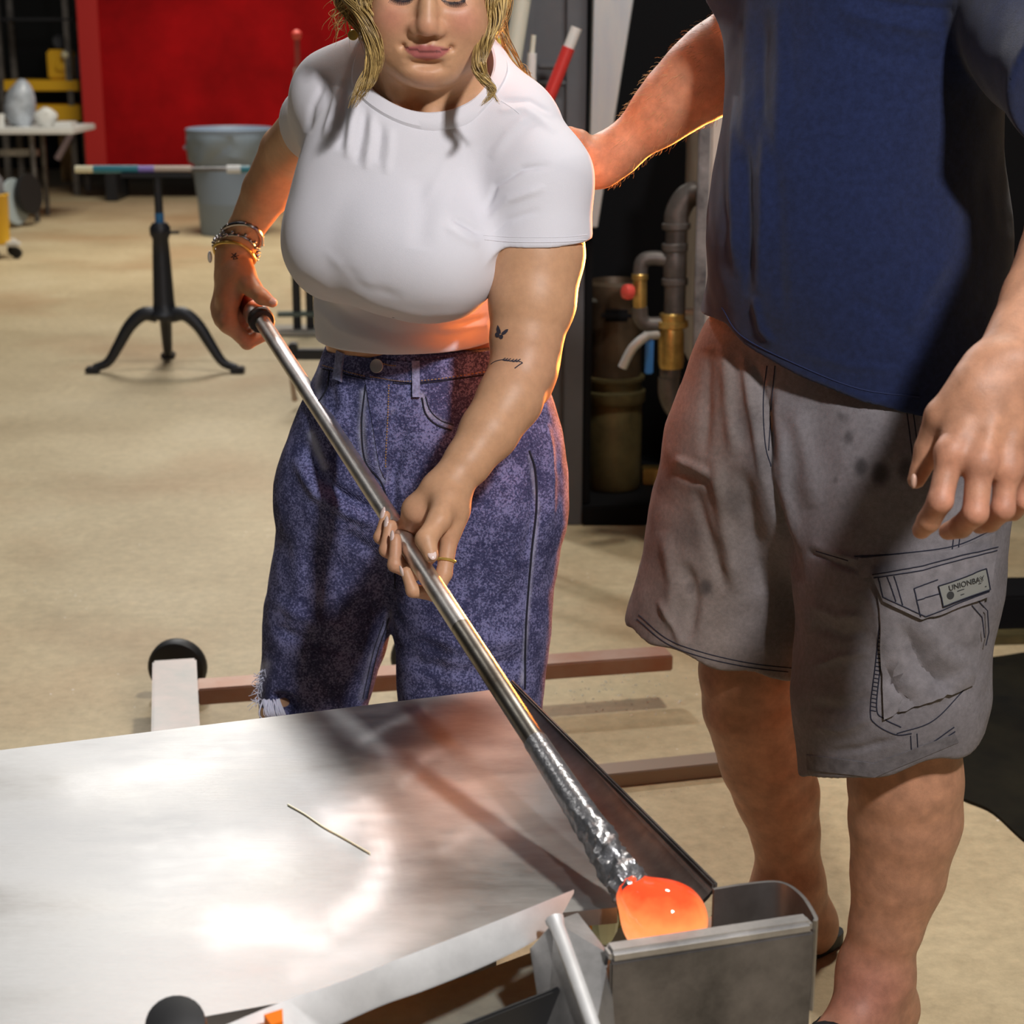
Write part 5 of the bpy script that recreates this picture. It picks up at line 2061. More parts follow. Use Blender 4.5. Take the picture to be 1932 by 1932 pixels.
kpart('pocket_band', [[(1620, 1054), (1800, 1036), (1798, 1068), (1622, 1092)], [(1800, 1036), (1874, 1006), (1872, 1034), (1798, 1068)]], 0.0020, 0.0004, 18, 4)
kpart('cargo_pocket', [[(1655, 1088), (1862, 1040), (1832, 1290), (1668, 1356)]], 0.0050, 0.0006, 20, 22)
kpart('pocket_flap', [[(1646, 1082), (1738, 1066), (1740, 1166), (1668, 1132)], [(1738, 1066), (1868, 1028), (1856, 1122), (1740, 1166)]], 0.0050, 0.0068, 12, 8)
lab = kpart('sewn_label', [[(1764, 1104), (1846, 1073), (1852, 1110), (1772, 1140)]], 0.0016, 0.0118, 10, 5, mat('label_cloth', (0.215, 0.215, 0.195), rough=0.9))
kpart('hem_band', [[(1522, 1424), (1650, 1440), (1650, 1466), (1524, 1452)], [(1650, 1440), (1800, 1384), (1808, 1400), (1650, 1466)]], 0.0010, 0.0003, 14, 3, m_canvas_d)
# lettering on the label: printed word and small lines
cc_, nn_lab = KS.hit(1808, 1107, 0.0136)
ux = KS.hit(1838, 1088, 0.0136)[0] - KS.hit(1782, 1106, 0.0136)[0]
ux = unit(ux - nn_lab * ux.dot(nn_lab))
uy = np.cross(nn_lab, ux)
if uy[2] < 0:
    uy = -uy
L_lab = np.linalg.norm(KS.hit(1838, 1088, 0.0136)[0] - KS.hit(1782, 1106, 0.0136)[0])


def text_mesh(body, size, centre, name, m, parent, depth=0.0):
    cu = bpy.data.curves.new(name, 'FONT')
    cu.body = body
    cu.size = size
    cu.align_x = 'CENTER'
    cu.align_y = 'CENTER'
    cu.extrude = 0.00015
    ob = bpy.data.objects.new('tmp_text', cu)
    COL.objects.link(ob)
    bpy.context.view_layer.update()
    me = bpy.data.meshes.new_from_object(ob.evaluated_get(bpy.context.evaluated_depsgraph_get()))
    bpy.data.objects.remove(ob)
    R = np.stack([ux, uy, np.cross(ux, uy)], 1)
    for v in me.vertices:
        v.co = Vector(R @ np.array(v.co[:]) + centre)
    return link(name, me, m, parent, False)


if lab is not None:
    m_print = mat('label_print', (0.03, 0.03, 0.03), rough=0.9)
    n3 = np.cross(ux, uy)
    n3 = n3 if n3.dot(nn_lab) > 0 else -n3
    c_up = KS.hit(1813, 1098, 0.0128)[0] + n3 * 0.0016
    text_mesh('UNIONBAY', 0.0100, c_up, 'lettering', m_print, man)
    mb = MB()
    for x0, y0, x1, y1 in ((1796, 1113, 1838, 1098), (1802, 1120, 1846, 1104)):
        a, b = KS.hit(x0, y0, 0.0137), KS.hit(x1, y1, 0.0137)
        mb.beam(a[0], b[0], 0.0012, 0.0004, 0, up=a[1])
    a = KS.hit(1783, 1121, 0.0137)
    mb.lathe([(0.0048, 0), (0.0052, 0.0003), (0.0030, 0.0004)], a[0], a[1], 14)
    mb.build('label_marks', m_print, man)

mb = MB()
th_ = m_thread_d
for pts in ([(1447, 690), (1440, 760), (1444, 840), (1455, 880)], [(1462, 690), (1455, 770), (1450, 850)], [(1710, 770), (1718, 830), (1724, 880)], [(1722, 770), (1730, 830), (1738, 880)],
            [(1800, 1005), (1796, 1040)], [(1812, 1003), (1808, 1036)], [(1600, 1058), (1540, 1040)],
            [(1662, 1150), (1652, 1250), (1642, 1340), (1652, 1366), (1690, 1386), (1720, 1384)], [(1672, 1160), (1662, 1250), (1654, 1335), (1668, 1356), (1700, 1372)],
            [(1692, 1384), (1760, 1360), (1820, 1300)], [(1524, 1430), (1600, 1444), (1660, 1444), (1740, 1412), (1800, 1372)], [(1524, 1438), (1600, 1452), (1660, 1452), (1740, 1420), (1802, 1380)],
            [(1718, 1388), (1720, 1426)], [(1730, 1384), (1732, 1422)], [(1205, 1160), (1260, 1206), (1330, 1232), (1420, 1252), (1508, 1262)], [(1202, 1168), (1258, 1214), (1330, 1241), (1420, 1260), (1508, 1270)],
            [(1612, 1050), (1700, 1044), (1800, 1030), (1872, 1000)]):
    KS.seam(mb, pts, 0.0008, 50, 0.0002)
for i in range(26):
    t = i / 25
    q1 = np.array((1662, 1150)) * (1 - t) + np.array((1643, 1340)) * t
    KS.seam(mb, [q1, q1 + np.array((10, 2))], 0.0007, 5, 0.0003)
for off, lst in ((0.0123, ([(1660, 1090), (1668, 1125), (1742, 1158), (1852, 1114)], [(1674, 1088), (1690, 1132)], [(1686, 1086), (1702, 1138)], [(1652, 1090), (1738, 1074), (1866, 1036)],
                           [(1722, 1110), (1733, 1158)], [(1722, 1110), (1764, 1092)], [(1728, 1130), (1770, 1118)], [(1650, 1084), (1738, 1066), (1868, 1028)])),
                 (0.0142, ([(1764, 1104), (1846, 1073), (1852, 1110), (1772, 1140), (1764, 1104)],)), (0.0062, ([(1838, 1130), (1856, 1150), (1858, 1190), (1852, 1215)], [(1828, 1140), (1846, 1162), (1850, 1200)]))):
    for pts in lst:
        for a, b in zip(pts[:-1], pts[1:]):
            KS.seam(mb, [a, b], 0.0008, 16, off)
mb.build('seam', th_, man)['kind'] = 'stuff'

# sandals
m_sole = mat('black_sole', (0.012, 0.012, 0.013), rough=0.5)
for a, d, s_ in ((aR, dR, sR), (aL, dL, sL)):
    b = np.array((a[0], a[1], 0.0))
    ol = []
    for t in np.linspace(0, 2 * np.pi, 28, endpoint=False):
        ol.append(b + d * (0.052 + 0.155 * math.cos(t)) + s_ * (0.052 * math.sin(t) * (1 + 0.12 * math.cos(t))))
    mb = MB()
    mb.prism([p + np.array((0, 0, 0.001)) for p in ol], (0, 0, 0.020))
    mb.build('sandal_sole', m_sole, man, smooth=False)
    mb = MB()
    mid = b + d * 0.09
    arc = [mid + s_ * (0.054 * math.cos(t)) + np.array((0, 0, 0.015 + 0.062 * math.sin(t))) for t in np.linspace(0, math.pi, 14)]
    for o_ in (-0.018, 0, 0.018):
        mb.tube([p + d * o_ for p in arc], 0.009, 8)
    mb.build('sandal_strap', m_sole, man)

# ================================================================== workshop behind
m_red = mat('red_steel', (0.33, 0.003, 0.005), rough=0.8, var=0.35, var_scale=1.1, spec=0.12)
m_iron = mat('black_iron', (0.022, 0.023, 0.028), rough=0.45, metal=0.3)
m_yellow = mat('yellow_paint', (0.75, 0.42, 0.015), rough=0.45)
m_greyp = mat('grey_plastic', (0.20, 0.26, 0.36), rough=0.5)
m_whitep = mat('white_plastic', (0.72, 0.72, 0.70), rough=0.5)
m_brass = mat('brass', (0.50, 0.33, 0.10), rough=0.38, metal=0.8, var=0.3, var_scale=20)
m_pipeiron = mat('weathered_iron', (0.10, 0.088, 0.082), rough=0.5, metal=0.4, var=0.35, var_scale=14)
m_galv = mat('galvanised_sheet', (0.36, 0.38, 0.41), rough=0.5, metal=0.5, color2=(0.50, 0.49, 0.44), var_scale=3, stretch=(3, 3, 0.5))
m_greypaint = mat('dark_grey_paint', (0.085, 0.088, 0.10), rough=0.55, var=0.15, var_scale=4)

# red steel screen
t = thing('red_screen', 'large plain red screen standing across the back of the workshop', 'screen', PF(400, 345, 0) * (1, 1, 0))
Yr = 15.6
x0, x1 = P(158, 200, Yr)[0], P(705, 200, Yr)[0]
zb, zt = P(400, 316, Yr)[2], 2.75
mb = MB()
mb.box(((x0 + x1) / 2, Yr, (zb + zt) / 2), (x1 - x0, 0.05, zt - zb), None, 0.004)
mb.build('panel', m_red, t)
mb = MB()
mb.box((x0 + 0.09, Yr - 0.035, (zb + zt) / 2), (0.18, 0.03, zt - zb), None, 0.004)
mb.build('edge_strip', mat('bright_red_steel', (0.46, 0.016, 0.014), rough=0.5), t)
for x in (x0 + 0.25, x0 + 1.3, x1 - 0.3):
    mb = MB()
    mb.box((x, Yr, zb / 2), (0.10, 0.5, zb), None, 0.01)
    mb.build('foot', m_iron, t)

# trash can
c = PF(432, 448, 0)
c = np.array((c[0], c[1] + 0.24, 0))
t = thing('trash_can', 'tall grey plastic trash can with a rolled rim, lined with a grey bag', 'trash can', c)
mb = MB()
mb.lathe([(0.232, 0), (0.240, 0.01), (0.262, 0.45), (0.268, 0.52), (0.276, 0.53), (0.276, 0.56), (0.268, 0.565), (0.268, 0.40), (0.23, 0.02)], c, (0, 0, 1), 40)
mb.build('body', m_greyp, t)
mb = MB()
mb.lathe([(0.262, 0.50), (0.292, 0.56), (0.298, 0.64), (0.290, 0.70), (0.312, 0.715), (0.316, 0.75), (0.300, 0.757), (0.288, 0.74), (0.27, 0.6), (0.25, 0.55)], c, (0, 0, 1), 40, cap=False)
mb.build('rim', m_greyp, t)
mb = MB()
V, F = [], []
for i in range(5):
    for j in range(48):
        a = 2 * math.pi * j / 48
        r = (0.302, 0.312, 0.308, 0.303, 0.296)[i] + 0.012 * math.sin(a * 7 + i) * (i > 1)
        V.append(c + np.array((r * math.cos(a), r * math.sin(a), (0.74, 0.72, 0.66, 0.60, 0.54 + 0.03 * math.sin(a * 3))[i])))
for i in range(4):
    for j in range(48):
        F.append((i * 48 + j, i * 48 + (j + 1) % 48, (i + 1) * 48 + (j + 1) % 48, (i + 1) * 48 + j))
mb.add(V, F)
mb.build('liner_bag', mat('grey_bag', (0.20, 0.25, 0.31), rough=0.35), t)
for s_ in (-1, 1):
    mb = MB()
    mb.beam(c + (s_ * 0.30, -0.06, 0.62), c + (s_ * 0.30, 0.06, 0.62), 0.06, 0.03, 0.008)
    mb.build('handle', m_greyp, t)


# cast iron pedestal stand with a pipe lying across it
def tripod(c, name, label):
    t = thing(name, label, 'stand', c)
    mb = MB()
    mb.lathe([(0.062, 0.23), (0.066, 0.25), (0.050, 0.27), (0.046, 0.30), (0.038, 0.50), (0.034, 0.57), (0.044, 0.59), (0.044, 0.62), (0.03, 0.64)], c, (0, 0, 1), 24)
    mb.build('pedestal', m_iron, t)
    mb = MB()
    mb.tube([c + (0, 0, 0.62), c + (0, 0, 0.835)], 0.018, 16)
    mb.build('post', m_iron, t)
    mb = MB()
    mb.tube([c + (0, 0, 0.64), c + (0, 0, 0.68)], 0.0195, 16)
    mb.build('blue_sleeve', mat('blue_paint', (0.02, 0.13, 0.30), rough=0.4), t)
    mb = MB()
    mb.beam(c + (0.03, -0.02, 0.60), c + (0.085, -0.02, 0.60), 0.012, 0.012)
    mb.build('clamp_screw', m_iron, t)
    mb = MB()
    mb.beam(c + (-0.15, 0, 0.838), c + (0.15, 0, 0.838), 0.05, 0.02, 0.003)
    mb.build('rest', m_iron, t)
    for k in range(3):
        a = math.radians((188, -8, 100)[k])
        d = np.array((math.cos(a), math.sin(a), 0))
        mb = MB()
        prof = spline([(0.03, 0.245), (0.09, 0.25), (0.15, 0.20), (0.20, 0.12), (0.25, 0.045), (0.31, 0.022)], 18)
        mb.tube([c + d * x + np.array((0, 0, z)) for x, z in prof], np.linspace(0.034, 0.017, 18), 12)
        mb.box(c + d * 0.315 + np.array((0, 0, 0.014)), (0.06, 0.06, 0.028), None, 0.006)
        mb.build('foot', m_iron, t)
    return t


c = PF(316, 700, 0)
c = np.array((c[0], c[1], 0))
tripod(c, 'pipe_stand', 'black cast iron tripod stand with curved feet, left of the woman')
Yp = c[1]
zr = 0.862
t = thing('blowpipe', 'pipe with teal and purple bands lying across the black tripod stand', 'blowpipe', c + (-0.3, 0, zr))


def seg(a_px, b_px, r, m, name, t=t, Y=Yp, y=327):
    mb = MB()
    a = P(a_px, y, Y)
    b_ = P(b_px, y, Y)
    mb.tube([np.array((a[0], Y, zr)), np.array((b_[0], Y, zr))], r, 14)
    mb.build(name, m, t)


seg(143, 178, 0.0155, mat('cream_plastic', (0.80, 0.74, 0.5), rough=0.4), 'tip')
seg(177, 262, 0.0165, mat('teal_tape', (0.03, 0.20, 0.26), rough=0.4), 'sleeve')
seg(261, 292, 0.0150, mat('purple_tape', (0.28, 0.20, 0.55), rough=0.4), 'tape')
seg(291, 362, 0.0145, mat('beige_tube', (0.52, 0.42, 0.34), rough=0.45), 'shaft')
seg(361, 430, 0.0090, m_steel_d, 'thin_shaft')
seg(429, 455, 0.0170, m_whitep, 'end_cap')
seg(454, 472, 0.0150, mat('teal_tape', (0.03, 0.20, 0.26)), 'end_sleeve')

# second stand close behind the woman
c = PF(575, 628, 0)
c = np.array((c[0], c[1], 0))
t = thing('pipe_stand', 'twin-post dark stand with a flat base, right behind the woman\'s back', 'stand', c)
m_green = mat('greenish_iron', (0.10, 0.13, 0.115), rough=0.5, metal=0.3)
for dx in (-0.035, 0.030):
    mb = MB()
    mb.tube([c + (dx, 0, 0.02), c + (dx, 0, 0.62)], 0.021, 14)
    mb.build('post', m_iron, t)
mb = MB()
mb.beam(c + (-0.13, -0.02, 0.095), c + (0.16, 0.02, 0.095), 0.06, 0.022, 0.003)
mb.build('tray', m_green, t)
mb = MB()
mb.box(c + (0.0, 0, 0.011), (0.32, 0.24, 0.022), None, 0.004)
mb.build('base', mat('pale_iron', (0.32, 0.30, 0.26), rough=0.5), t)
mb = MB()
mb.beam(c + (-0.05, 0, 0.62), c + (0.08, 0, 0.62), 0.05, 0.03, 0.004)
mb.build('rest', m_iron, t)
# clamp on the bench vise stand lower
c = PF(585, 770, 0)
c = np.array((c[0] + 0.08, c[1], 0))
t = thing('clamp_stand', 'small black clamp stand with a slim rod, behind the woman\'s hip', 'stand', c)
mb = MB()
zc_ = P(570, 668, c[1])[2]
mb.beam((P(541, 668, c[1])[0], c[1], zc_), (P(640, 668, c[1])[0], c[1], zc_), 0.05, 0.040, 0.006)
mb.box((P(553, 660, c[1])[0], c[1], zc_ + 0.012), (0.035, 0.06, 0.065), None, 0.006)
mb.build('clamp', m_iron, t)
mb = MB()
mb.tube([(P(630, 668, c[1])[0], c[1], 0.0), (P(630, 668, c[1])[0], c[1], zc_)], 0.02, 12)
mb.build('post', m_iron, t)
mb = MB()
mb.tube([P(546, 690, c[1]), P(556, 752, c[1])], [0.007, 0.011], 10)
mb.ell(P(556, 752, c[1]), (0.013, 0.013, 0.013), None, 10, 8)
mb.build('rod', mat('tan_rod', (0.42, 0.30, 0.2), rough=0.5), t)

# slim pole with red knob
b_ = P(560, 66, 11.0)
t = thing('pole', 'slim pole with a red knob in front of the red screen', 'pole', (b_[0], 11.0, 0))
mb = MB()
mb.tube([(b_[0], 11, P(558, 128, 11)[2]), b_], 0.017, 12)
mb.build('upper_shaft', mat('dull_red', (0.45, 0.07, 0.06), rough=0.5), t)
mb = MB()
mb.tube([(b_[0], 11, 0), (b_[0], 11, P(558, 128, 11)[2])], 0.024, 12)
mb.build('lower_shaft', mat('beige_tube', (0.52, 0.42, 0.34)), t)
mb = MB()
mb.ell(b_, (0.030, 0.030, 0.030), None, 14, 10)
mb.build('knob', mat('red_knob', (0.75, 0.09, 0.07), rough=0.4), t)

# small dark red box on the floor behind her arm
mb = MB()
c = PF(545, 440, 0)
mb.box((c[0] + 0.15, c[1], 0.06), (0.35, 0.3, 0.12), None, 0.01)
o = mb.build('toolbox', mat('dark_red_paint', (0.10, 0.01, 0.01), rough=0.5), None)
tag(rebase(o), 'dark red box on the floor between the woman\'s arm and the trash can', 'box')

# ---- left background: folding table, bags, rack, bucket
c = PF(60, 415, 0)
Yt = c[1]
zt = P(60, 240, Yt)[2]
t = thing('folding_table', 'long white-topped table at the far left with dark legs', 'table', (c[0] - 0.6, Yt, 0))
mb = MB()
xr = P(150, 240, Yt)[0]
mb.box((xr - 1.1, Yt + 0.15, zt - 0.02), (2.2, 0.75, 0.045), None, 0.006)
mb.build('top', m_whitep, t)
for px in (74, -20):
    x = P(px, 330, Yt)[0]
    mb = MB()
    mb.tube([(x, Yt - 0.15, 0), (x, Yt - 0.15, zt - 0.04)], 0.022, 10)
    mb.build('leg', m_steel_d, t)
    mb = MB()
    mb.tube([(x - 0.06, Yt + 0.40, 0), (x - 0.06, Yt + 0.40, zt - 0.04)], 0.022, 10)
    mb.build('leg', m_steel_d, t)
mb = MB()
mb.beam((P(0, 285, Yt)[0], Yt, P(0, 288, Yt)[2]), (P(72, 285, Yt)[0], Yt, P(0, 288, Yt)[2]), 0.05, 0.05)
mb.build('brace', m_steel, t)
# bags and cups on it
m_bag = mat('pale_plastic_bag', (0.42, 0.46, 0.52), rough=0.35, var=0.3, var_scale=12)


def blob(name, c, r, m, label, cat, seed, flat=True):
    mb_ = MB()
    mb_.ell((0, 0, 0), r, None, 18, 12)
    V = np.concatenate(mb_.V)
    V = V * (1 + 0.5 * vnoise(V, 1.6 / max(r), seed))[:, None]
    z0 = V[:, 2].min() * 0.75
    V[:, 2] = np.maximum(V[:, 2], z0) - z0
    m3 = MB()
    m3.add(V + np.asarray(c, float), mb_.F)
    return tag(rebase(m3.build(name, m, None)), label, cat)


ztop = zt + 0.0025
blob('plastic_bag', (P(30, 200, Yt)[0], Yt + 0.1, ztop), (0.11, 0.11, 0.20), m_bag, 'crumpled grey plastic bag on the white-topped table', 'bag', 3)
blob('plastic_bag', (P(82, 205, Yt)[0], Yt + 0.05, ztop), (0.085, 0.09, 0.085), m_whitep, 'white plastic bag beside the grey one on the table', 'bag', 6)
mb = MB()
cc = np.array((P(3, 225, Yt)[0], Yt - 0.05, ztop))
mb.lathe([(0.028, 0), (0.030, 0.002), (0.040, 0.10), (0.036, 0.10), (0.026, 0.006)], cc, (0, 0, 1), 20)
tag(rebase(mb.build('paper_cup', m_whitep, None)), 'white cup at the left edge of the photo on the table', 'cup')
mb = MB()
mb.box((P(124, 225, Yt)[0], Yt - 0.02, ztop + 0.02), (0.13, 0.2, 0.04), None, 0.004)
tag(rebase(mb.build('tray', m_whitep, None)), 'flat white tray on the right half of the white-topped table', 'tray')

# yellow rack
Yk = 16.2
t = thing('storage_rack', 'yellow shelving rack in the dark left of the red screen', 'rack', (P(90, 300, Yk)[0], Yk, 0))
xa, xb = P(20, 150, Yk)[0], P(160, 150, Yk)[0]
for (ya, yb) in ((150, 170), (196, 226), (34, 40)):
    z1, z2 = P(0, ya, Yk)[2], P(0, yb, Yk)[2]
    mb = MB()
    mb.box(((xa + xb) / 2, Yk, (z1 + z2) / 2), (xb - xa, 0.5, abs(z1 - z2)), None, 0.006)
    mb.build('shelf', m_yellow if ya > 100 else m_iron, t)
for px in (20, 147):
    for dy in (-0.22, 0.22):
        mb = MB()
        mb.box((P(px, 200, Yk)[0], Yk + dy, 1.0), (0.05, 0.05, 2.0))
        mb.build('upright', m_steel_d, t)
mb = MB()
a, b_ = P(108, 300, Yk - 0.3), P(142, 240, Yk - 0.3)
mb.tube([a, b_], 0.03, 8)
mb.build('brace', mat('pinkish_steel', (0.30, 0.22, 0.22), rough=0.5), t)
zs = P(0, 150, Yk)[2] + 0.0006
mb = MB()
mb.box((P(118, 130, Yk)[0], Yk - 0.02, zs + 0.13), (0.19, 0.3, 0.26), None, 0.02)
mb.lathe([(0.045, 0), (0.045, 0.02), (0.03, 0.022)], (P(124, 135, Yk)[0], Yk - 0.17, zs + 0.12), (0, -1, 0), 18)
tag(rebase(mb.build('power_tool', m_yellow, None)), 'yellow machine on the upper shelf of the yellow rack', 'machine')
mb = MB()
cc = np.array((P(154, 120, Yk)[0], Yk - 0.05, zs))
mb.lathe([(0.05, 0), (0.055, 0.02), (0.05, 0.2), (0.02, 0.24), (0.02, 0.27)], cc, (0, 0, 1), 16)
tag(rebase(mb.build('spray_bottle', mat('bluish_plastic', (0.16, 0.17, 0.24)), None)), 'dark bluish bottle at the right end of the rack shelf', 'bottle')
mb = MB()
mb.ell((P(135, 103, Yk)[0], Yk - 0.22, P(135, 103, Yk)[2]), (0.04, 0.04, 0.04), None, 14, 10)
mb.tube([(P(135, 103, Yk)[0], Yk - 0.22, zs), (P(135, 103, Yk)[0], Yk - 0.22, P(135, 103, Yk)[2])], 0.012, 8)
tag(rebase(mb.build('knob_tool', mat('cream_plastic', (0.8, 0.74, 0.5)), None)), 'cream ball-headed tool standing on the yellow shelf', 'tool')
mb = MB()
mb.lathe([(0.03, -0.03), (0.062, -0.03), (0.07, 0), (0.062, 0.03), (0.03, 0.03)], (P(113, 78, Yk)[0], Yk, P(113, 78, Yk)[2] + 0.0), (0.2, -1, 0.1), 24)
mb.beam((P(113, 78, Yk)[0], Yk, zs + 0.261), (P(113, 78, Yk)[0], Yk, P(113, 92, Yk)[2]), 0.04, 0.04)
tag(rebase(mb.build('grinder_wheel', m_iron, None)), 'dark round wheel on the rack above the yellow machine', 'wheel')
# wooden block and yellow things under the screen edge
mb = MB()
c = PF(151, 335, 0)
mb.box((c[0], c[1] - 0.4, 0.22), (0.14, 0.14, 0.44), None, 0.01)
tag(rebase(mb.build('wooden_post', mat('raw_wood', (0.50, 0.32, 0.13), rough=0.7), None)), 'short raw wooden post at the left foot of the red screen', 'post')

# yellow bucket on casters
c = PF(0, 487, 0)
c = np.array((c[0], c[1], 0))
t = thing('mop_bucket', 'yellow wheeled bucket cut off by the left edge of the photo', 'bucket', c)
mb = MB()
mb.lathe([(0.10, 0.09), (0.115, 0.10), (0.125, 0.40), (0.132, 0.41), (0.126, 0.415), (0.10, 0.12)], c + (-0.045, 0, 0), (0, 0, 1), 28)
mb.build('tub', m_yellow, t)
mb = MB()
mb.lathe([(0.03, 0.40), (0.10, 0.41), (0.10, 0.50), (0.06, 0.56), (0.02, 0.57)], c + (-0.045, 0, 0), (0, 0, 1), 20)
mb.build('wringer', mat('grey_metal_part', (0.22, 0.22, 0.24), rough=0.5, metal=0.4), t)
for dx, dy in ((0.10, -0.03), (-0.02, -0.12), (-0.17, 0.02), (0.03, 0.13)):
    mb = MB()
    q = c + (dx, dy, 0)
    mb.box(q + (0, 0, 0.095), (0.09, 0.06, 0.03), None, 0.008)
    ar = mb.build('caster_arm', m_whitep, t)
    mb = MB()
    mb.lathe([(0.01, -0.014), (0.034, -0.014), (0.036, 0), (0.034, 0.014), (0.01, 0.014)], q + (0.02, 0, 0.036), (0.2, 1, 0), 18)
    mb.build('caster_wheel', m_black, t)
# folded walker leaning by the table
c = PF(82, 410, 0)
c = np.array((c[0], c[1] - 0.75, 0))
t = thing('leaning_disc', 'thin grey and black discs leaning by the far table leg', 'disc', c)
mb = MB()
mb.lathe([(0.01, -0.012), (0.17, -0.012), (0.175, 0), (0.17, 0.012), (0.01, 0.012)], c + (-0.01, 0.02, 0.19), (1, -0.35, 0.12), 26)
mb.build('grey_disc', mat('pale_blue_grey', (0.38, 0.44, 0.46), rough=0.4), t)
mb = MB()
mb.lathe([(0.01, -0.02), (0.15, -0.02), (0.155, 0), (0.15, 0.02), (0.01, 0.02)], c + (0.075, 0.1, 0.24), (1, -0.35, 0.12), 26)
mb.build('black_disc', m_black, t)

# ---- right background: equipment cabinet, duct, rods, piping
Yc = 5.05
xl, xr = P(972, 500, Yc)[0], P(1104, 300, Yc)[0]
t = thing('equipment_cabinet', 'dark grey steel cabinet behind the woman\'s shoulder', 'cabinet', ((xl + xr) / 2, Yc, 0))
mb = MB()
mb.box(((xl + xr) / 2, Yc + 0.25, 1.3), (xr - xl, 0.5, 2.6), None, 0.004)
mb.build('body', m_greypaint, t)
for ya, yb in ((118, 128), (152, 160)):
    mb = MB()
    z1, z2 = P(1000, ya, Yc)[2], P(1000, yb, Yc)[2]
    mb.box(((xl + xr) / 2 + 0.03, Yc - 0.008, (z1 + z2) / 2), (xr - xl - 0.07, 0.02, abs(z1 - z2)), None, 0.003)
    mb.build('rail', m_greypaint, t)
mb = MB()
mb.box((xl + 0.03, Yc - 0.015, 1.3), (0.05, 0.03, 2.6), None, 0.003)
mb.build('stile', m_greypaint, t)
mb = MB()
mb.box((xr - 0.028, Yc - 0.012, 1.3), (0.056, 0.03, 2.6), None, 0.003)
mb.build('stile', m_greypaint, t)
# galvanised duct
Yd = 4.95
mb = MB()
q = [P(1122, -120, Yd), P(1212, -120, Yd), P(1196, 0, Yd), P(1150, 290, Yd), P(1128, 430, Yd), P(1108, 430, Yd), P(1112, 290, Yd)]
mb.prism(q, (0, 0.12, 0))
tag(rebase(mb.build('sheet_duct', m_galv, None, smooth=False, bevel=0.004)), 'tapering galvanised sheet duct beside the dark grey cabinet', 'duct')

# dark furnace housing
t = thing('furnace_housing', 'large black furnace housing behind the pipework', 'furnace', (P(1400, 900, 5.9)[0], 5.9, 0))
x0, x1 = P(1085, 900, 5.6)[0], P(2100, 900, 5.6)[0]
m_blk = mat('black_housing', (0.005, 0.005, 0.006), rough=0.8, spec=0.15)
mb = MB()
mb.box(((x0 + x1) / 2, 6.1, 1.6), (x1 - x0, 0.8, 3.2), None, 0.01)
mb.build('body', m_blk, t)
xp = P(1262, 900, 5.36)[0]
t = thing('plinth', 'low black plinth with a side plate carrying the olive drum', 'plinth', ((x0 + xp) / 2, 5.36, 0))
mb = MB()
mb.box(((x0 + xp) / 2, 5.345, 0.03), (xp - x0, 0.66, 0.06), None, 0.004)
mb.build('base', m_blk, t)
mb = MB()
mb.box((x0 + 0.012, 5.36, 0.45), (0.024, 0.64, 0.78), None, 0.004)
mb.build('side_plate', m_blk, t)
mb = MB()
a_ = P(1098, 566, 5.2)
b2_ = P(1190, 560, 5.2)
mb.beam(a_, np.array((b2_[0], a_[1], a_[2])), 0.02, 0.012)
mb.build('edge_rail', mat('worn_black', (0.06, 0.062, 0.05), rough=0.4), t)

# kiln box with pale front
t = thing('kiln', 'pale-fronted kiln half hidden behind the man', 'kiln', (P(1500, 900, 4.65)[0], 4.65, 0))
x0, x1 = P(1332, 450, 4.6)[0], P(1660, 450, 4.6)[0]
zk = P(1340, 205, 4.6)[2]
mb = MB()
mb.box(((x0 + x1) / 2, 4.9, zk / 2 + 0.25), (x1 - x0, 0.6, zk - 0.5), None, 0.01)
mb.build('body', mat('pale_board', (0.60, 0.53, 0.47), rough=0.8, var=0.1, var_scale=10), t)
mb = MB()
mb.box((x0 - 0.012, 4.6, zk / 2 + 0.2), (0.030, 0.03, zk - 0.4), None, 0.003)
mb.build('corner_trim', mat('worn_trim', (0.30, 0.29, 0.29), rough=0.5, metal=0.3, color2=(0.06, 0.06, 0.065), var_scale=9), t)
for x in (x0 + 0.05, x1 - 0.05):
    for y in (4.66, 5.14):
        mb = MB()
        mb.box((x, y, 0.25), (0.05, 0.05, 0.5))
        mb.build('leg', m_blk, t)

# drum
c = PF(1157, 965, 0)
c = np.array((c[0], 5.25, 0.062))
t = thing('drum', 'narrow olive metal drum standing in the black recess', 'drum', c)
m_olive = mat('olive_metal', (0.105, 0.085, 0.035), rough=0.5, metal=0.3, var=0.35, var_scale=10)
m_brown = mat('brown_metal', (0.075, 0.050, 0.030), rough=0.5, metal=0.3, var=0.35, var_scale=10)
k_ = 1 / ppm(5.25, 0.4)
mb = MB()
mb.lathe([(52 * k_, 0), (54 * k_, 0.01), (54 * k_, 0.27), (52 * k_, 0.275)], c, (0, 0, 1), 30)
mb.build('lower_shell', m_olive, t)
mb = MB()
mb.lathe([(58 * k_, 0.27), (60 * k_, 0.275), (60 * k_, 0.305), (52 * k_, 0.31), (52 * k_, 0.335), (58 * k_, 0.34), (58 * k_, 0.35), (50 * k_, 0.352)], c, (0, 0, 1), 30)
mb.build('clamp_ring', m_olive, t)
mb = MB()
mb.lathe([(49 * k_, 0.34), (50 * k_, 0.35), (50 * k_, 0.58), (54 * k_, 0.60), (54 * k_, 0.63), (46 * k_, 0.64), (40 * k_, 0.60)], c, (0, 0, 1), 30)
mb.build('upper_shell', m_brown, t)
mb = MB()
mb.beam(c + (-0.045, -0.085, 0.545), c + (0.045, -0.085, 0.545), 0.03, 0.035, 0.012)
mb.build('slot', m_blk, t)
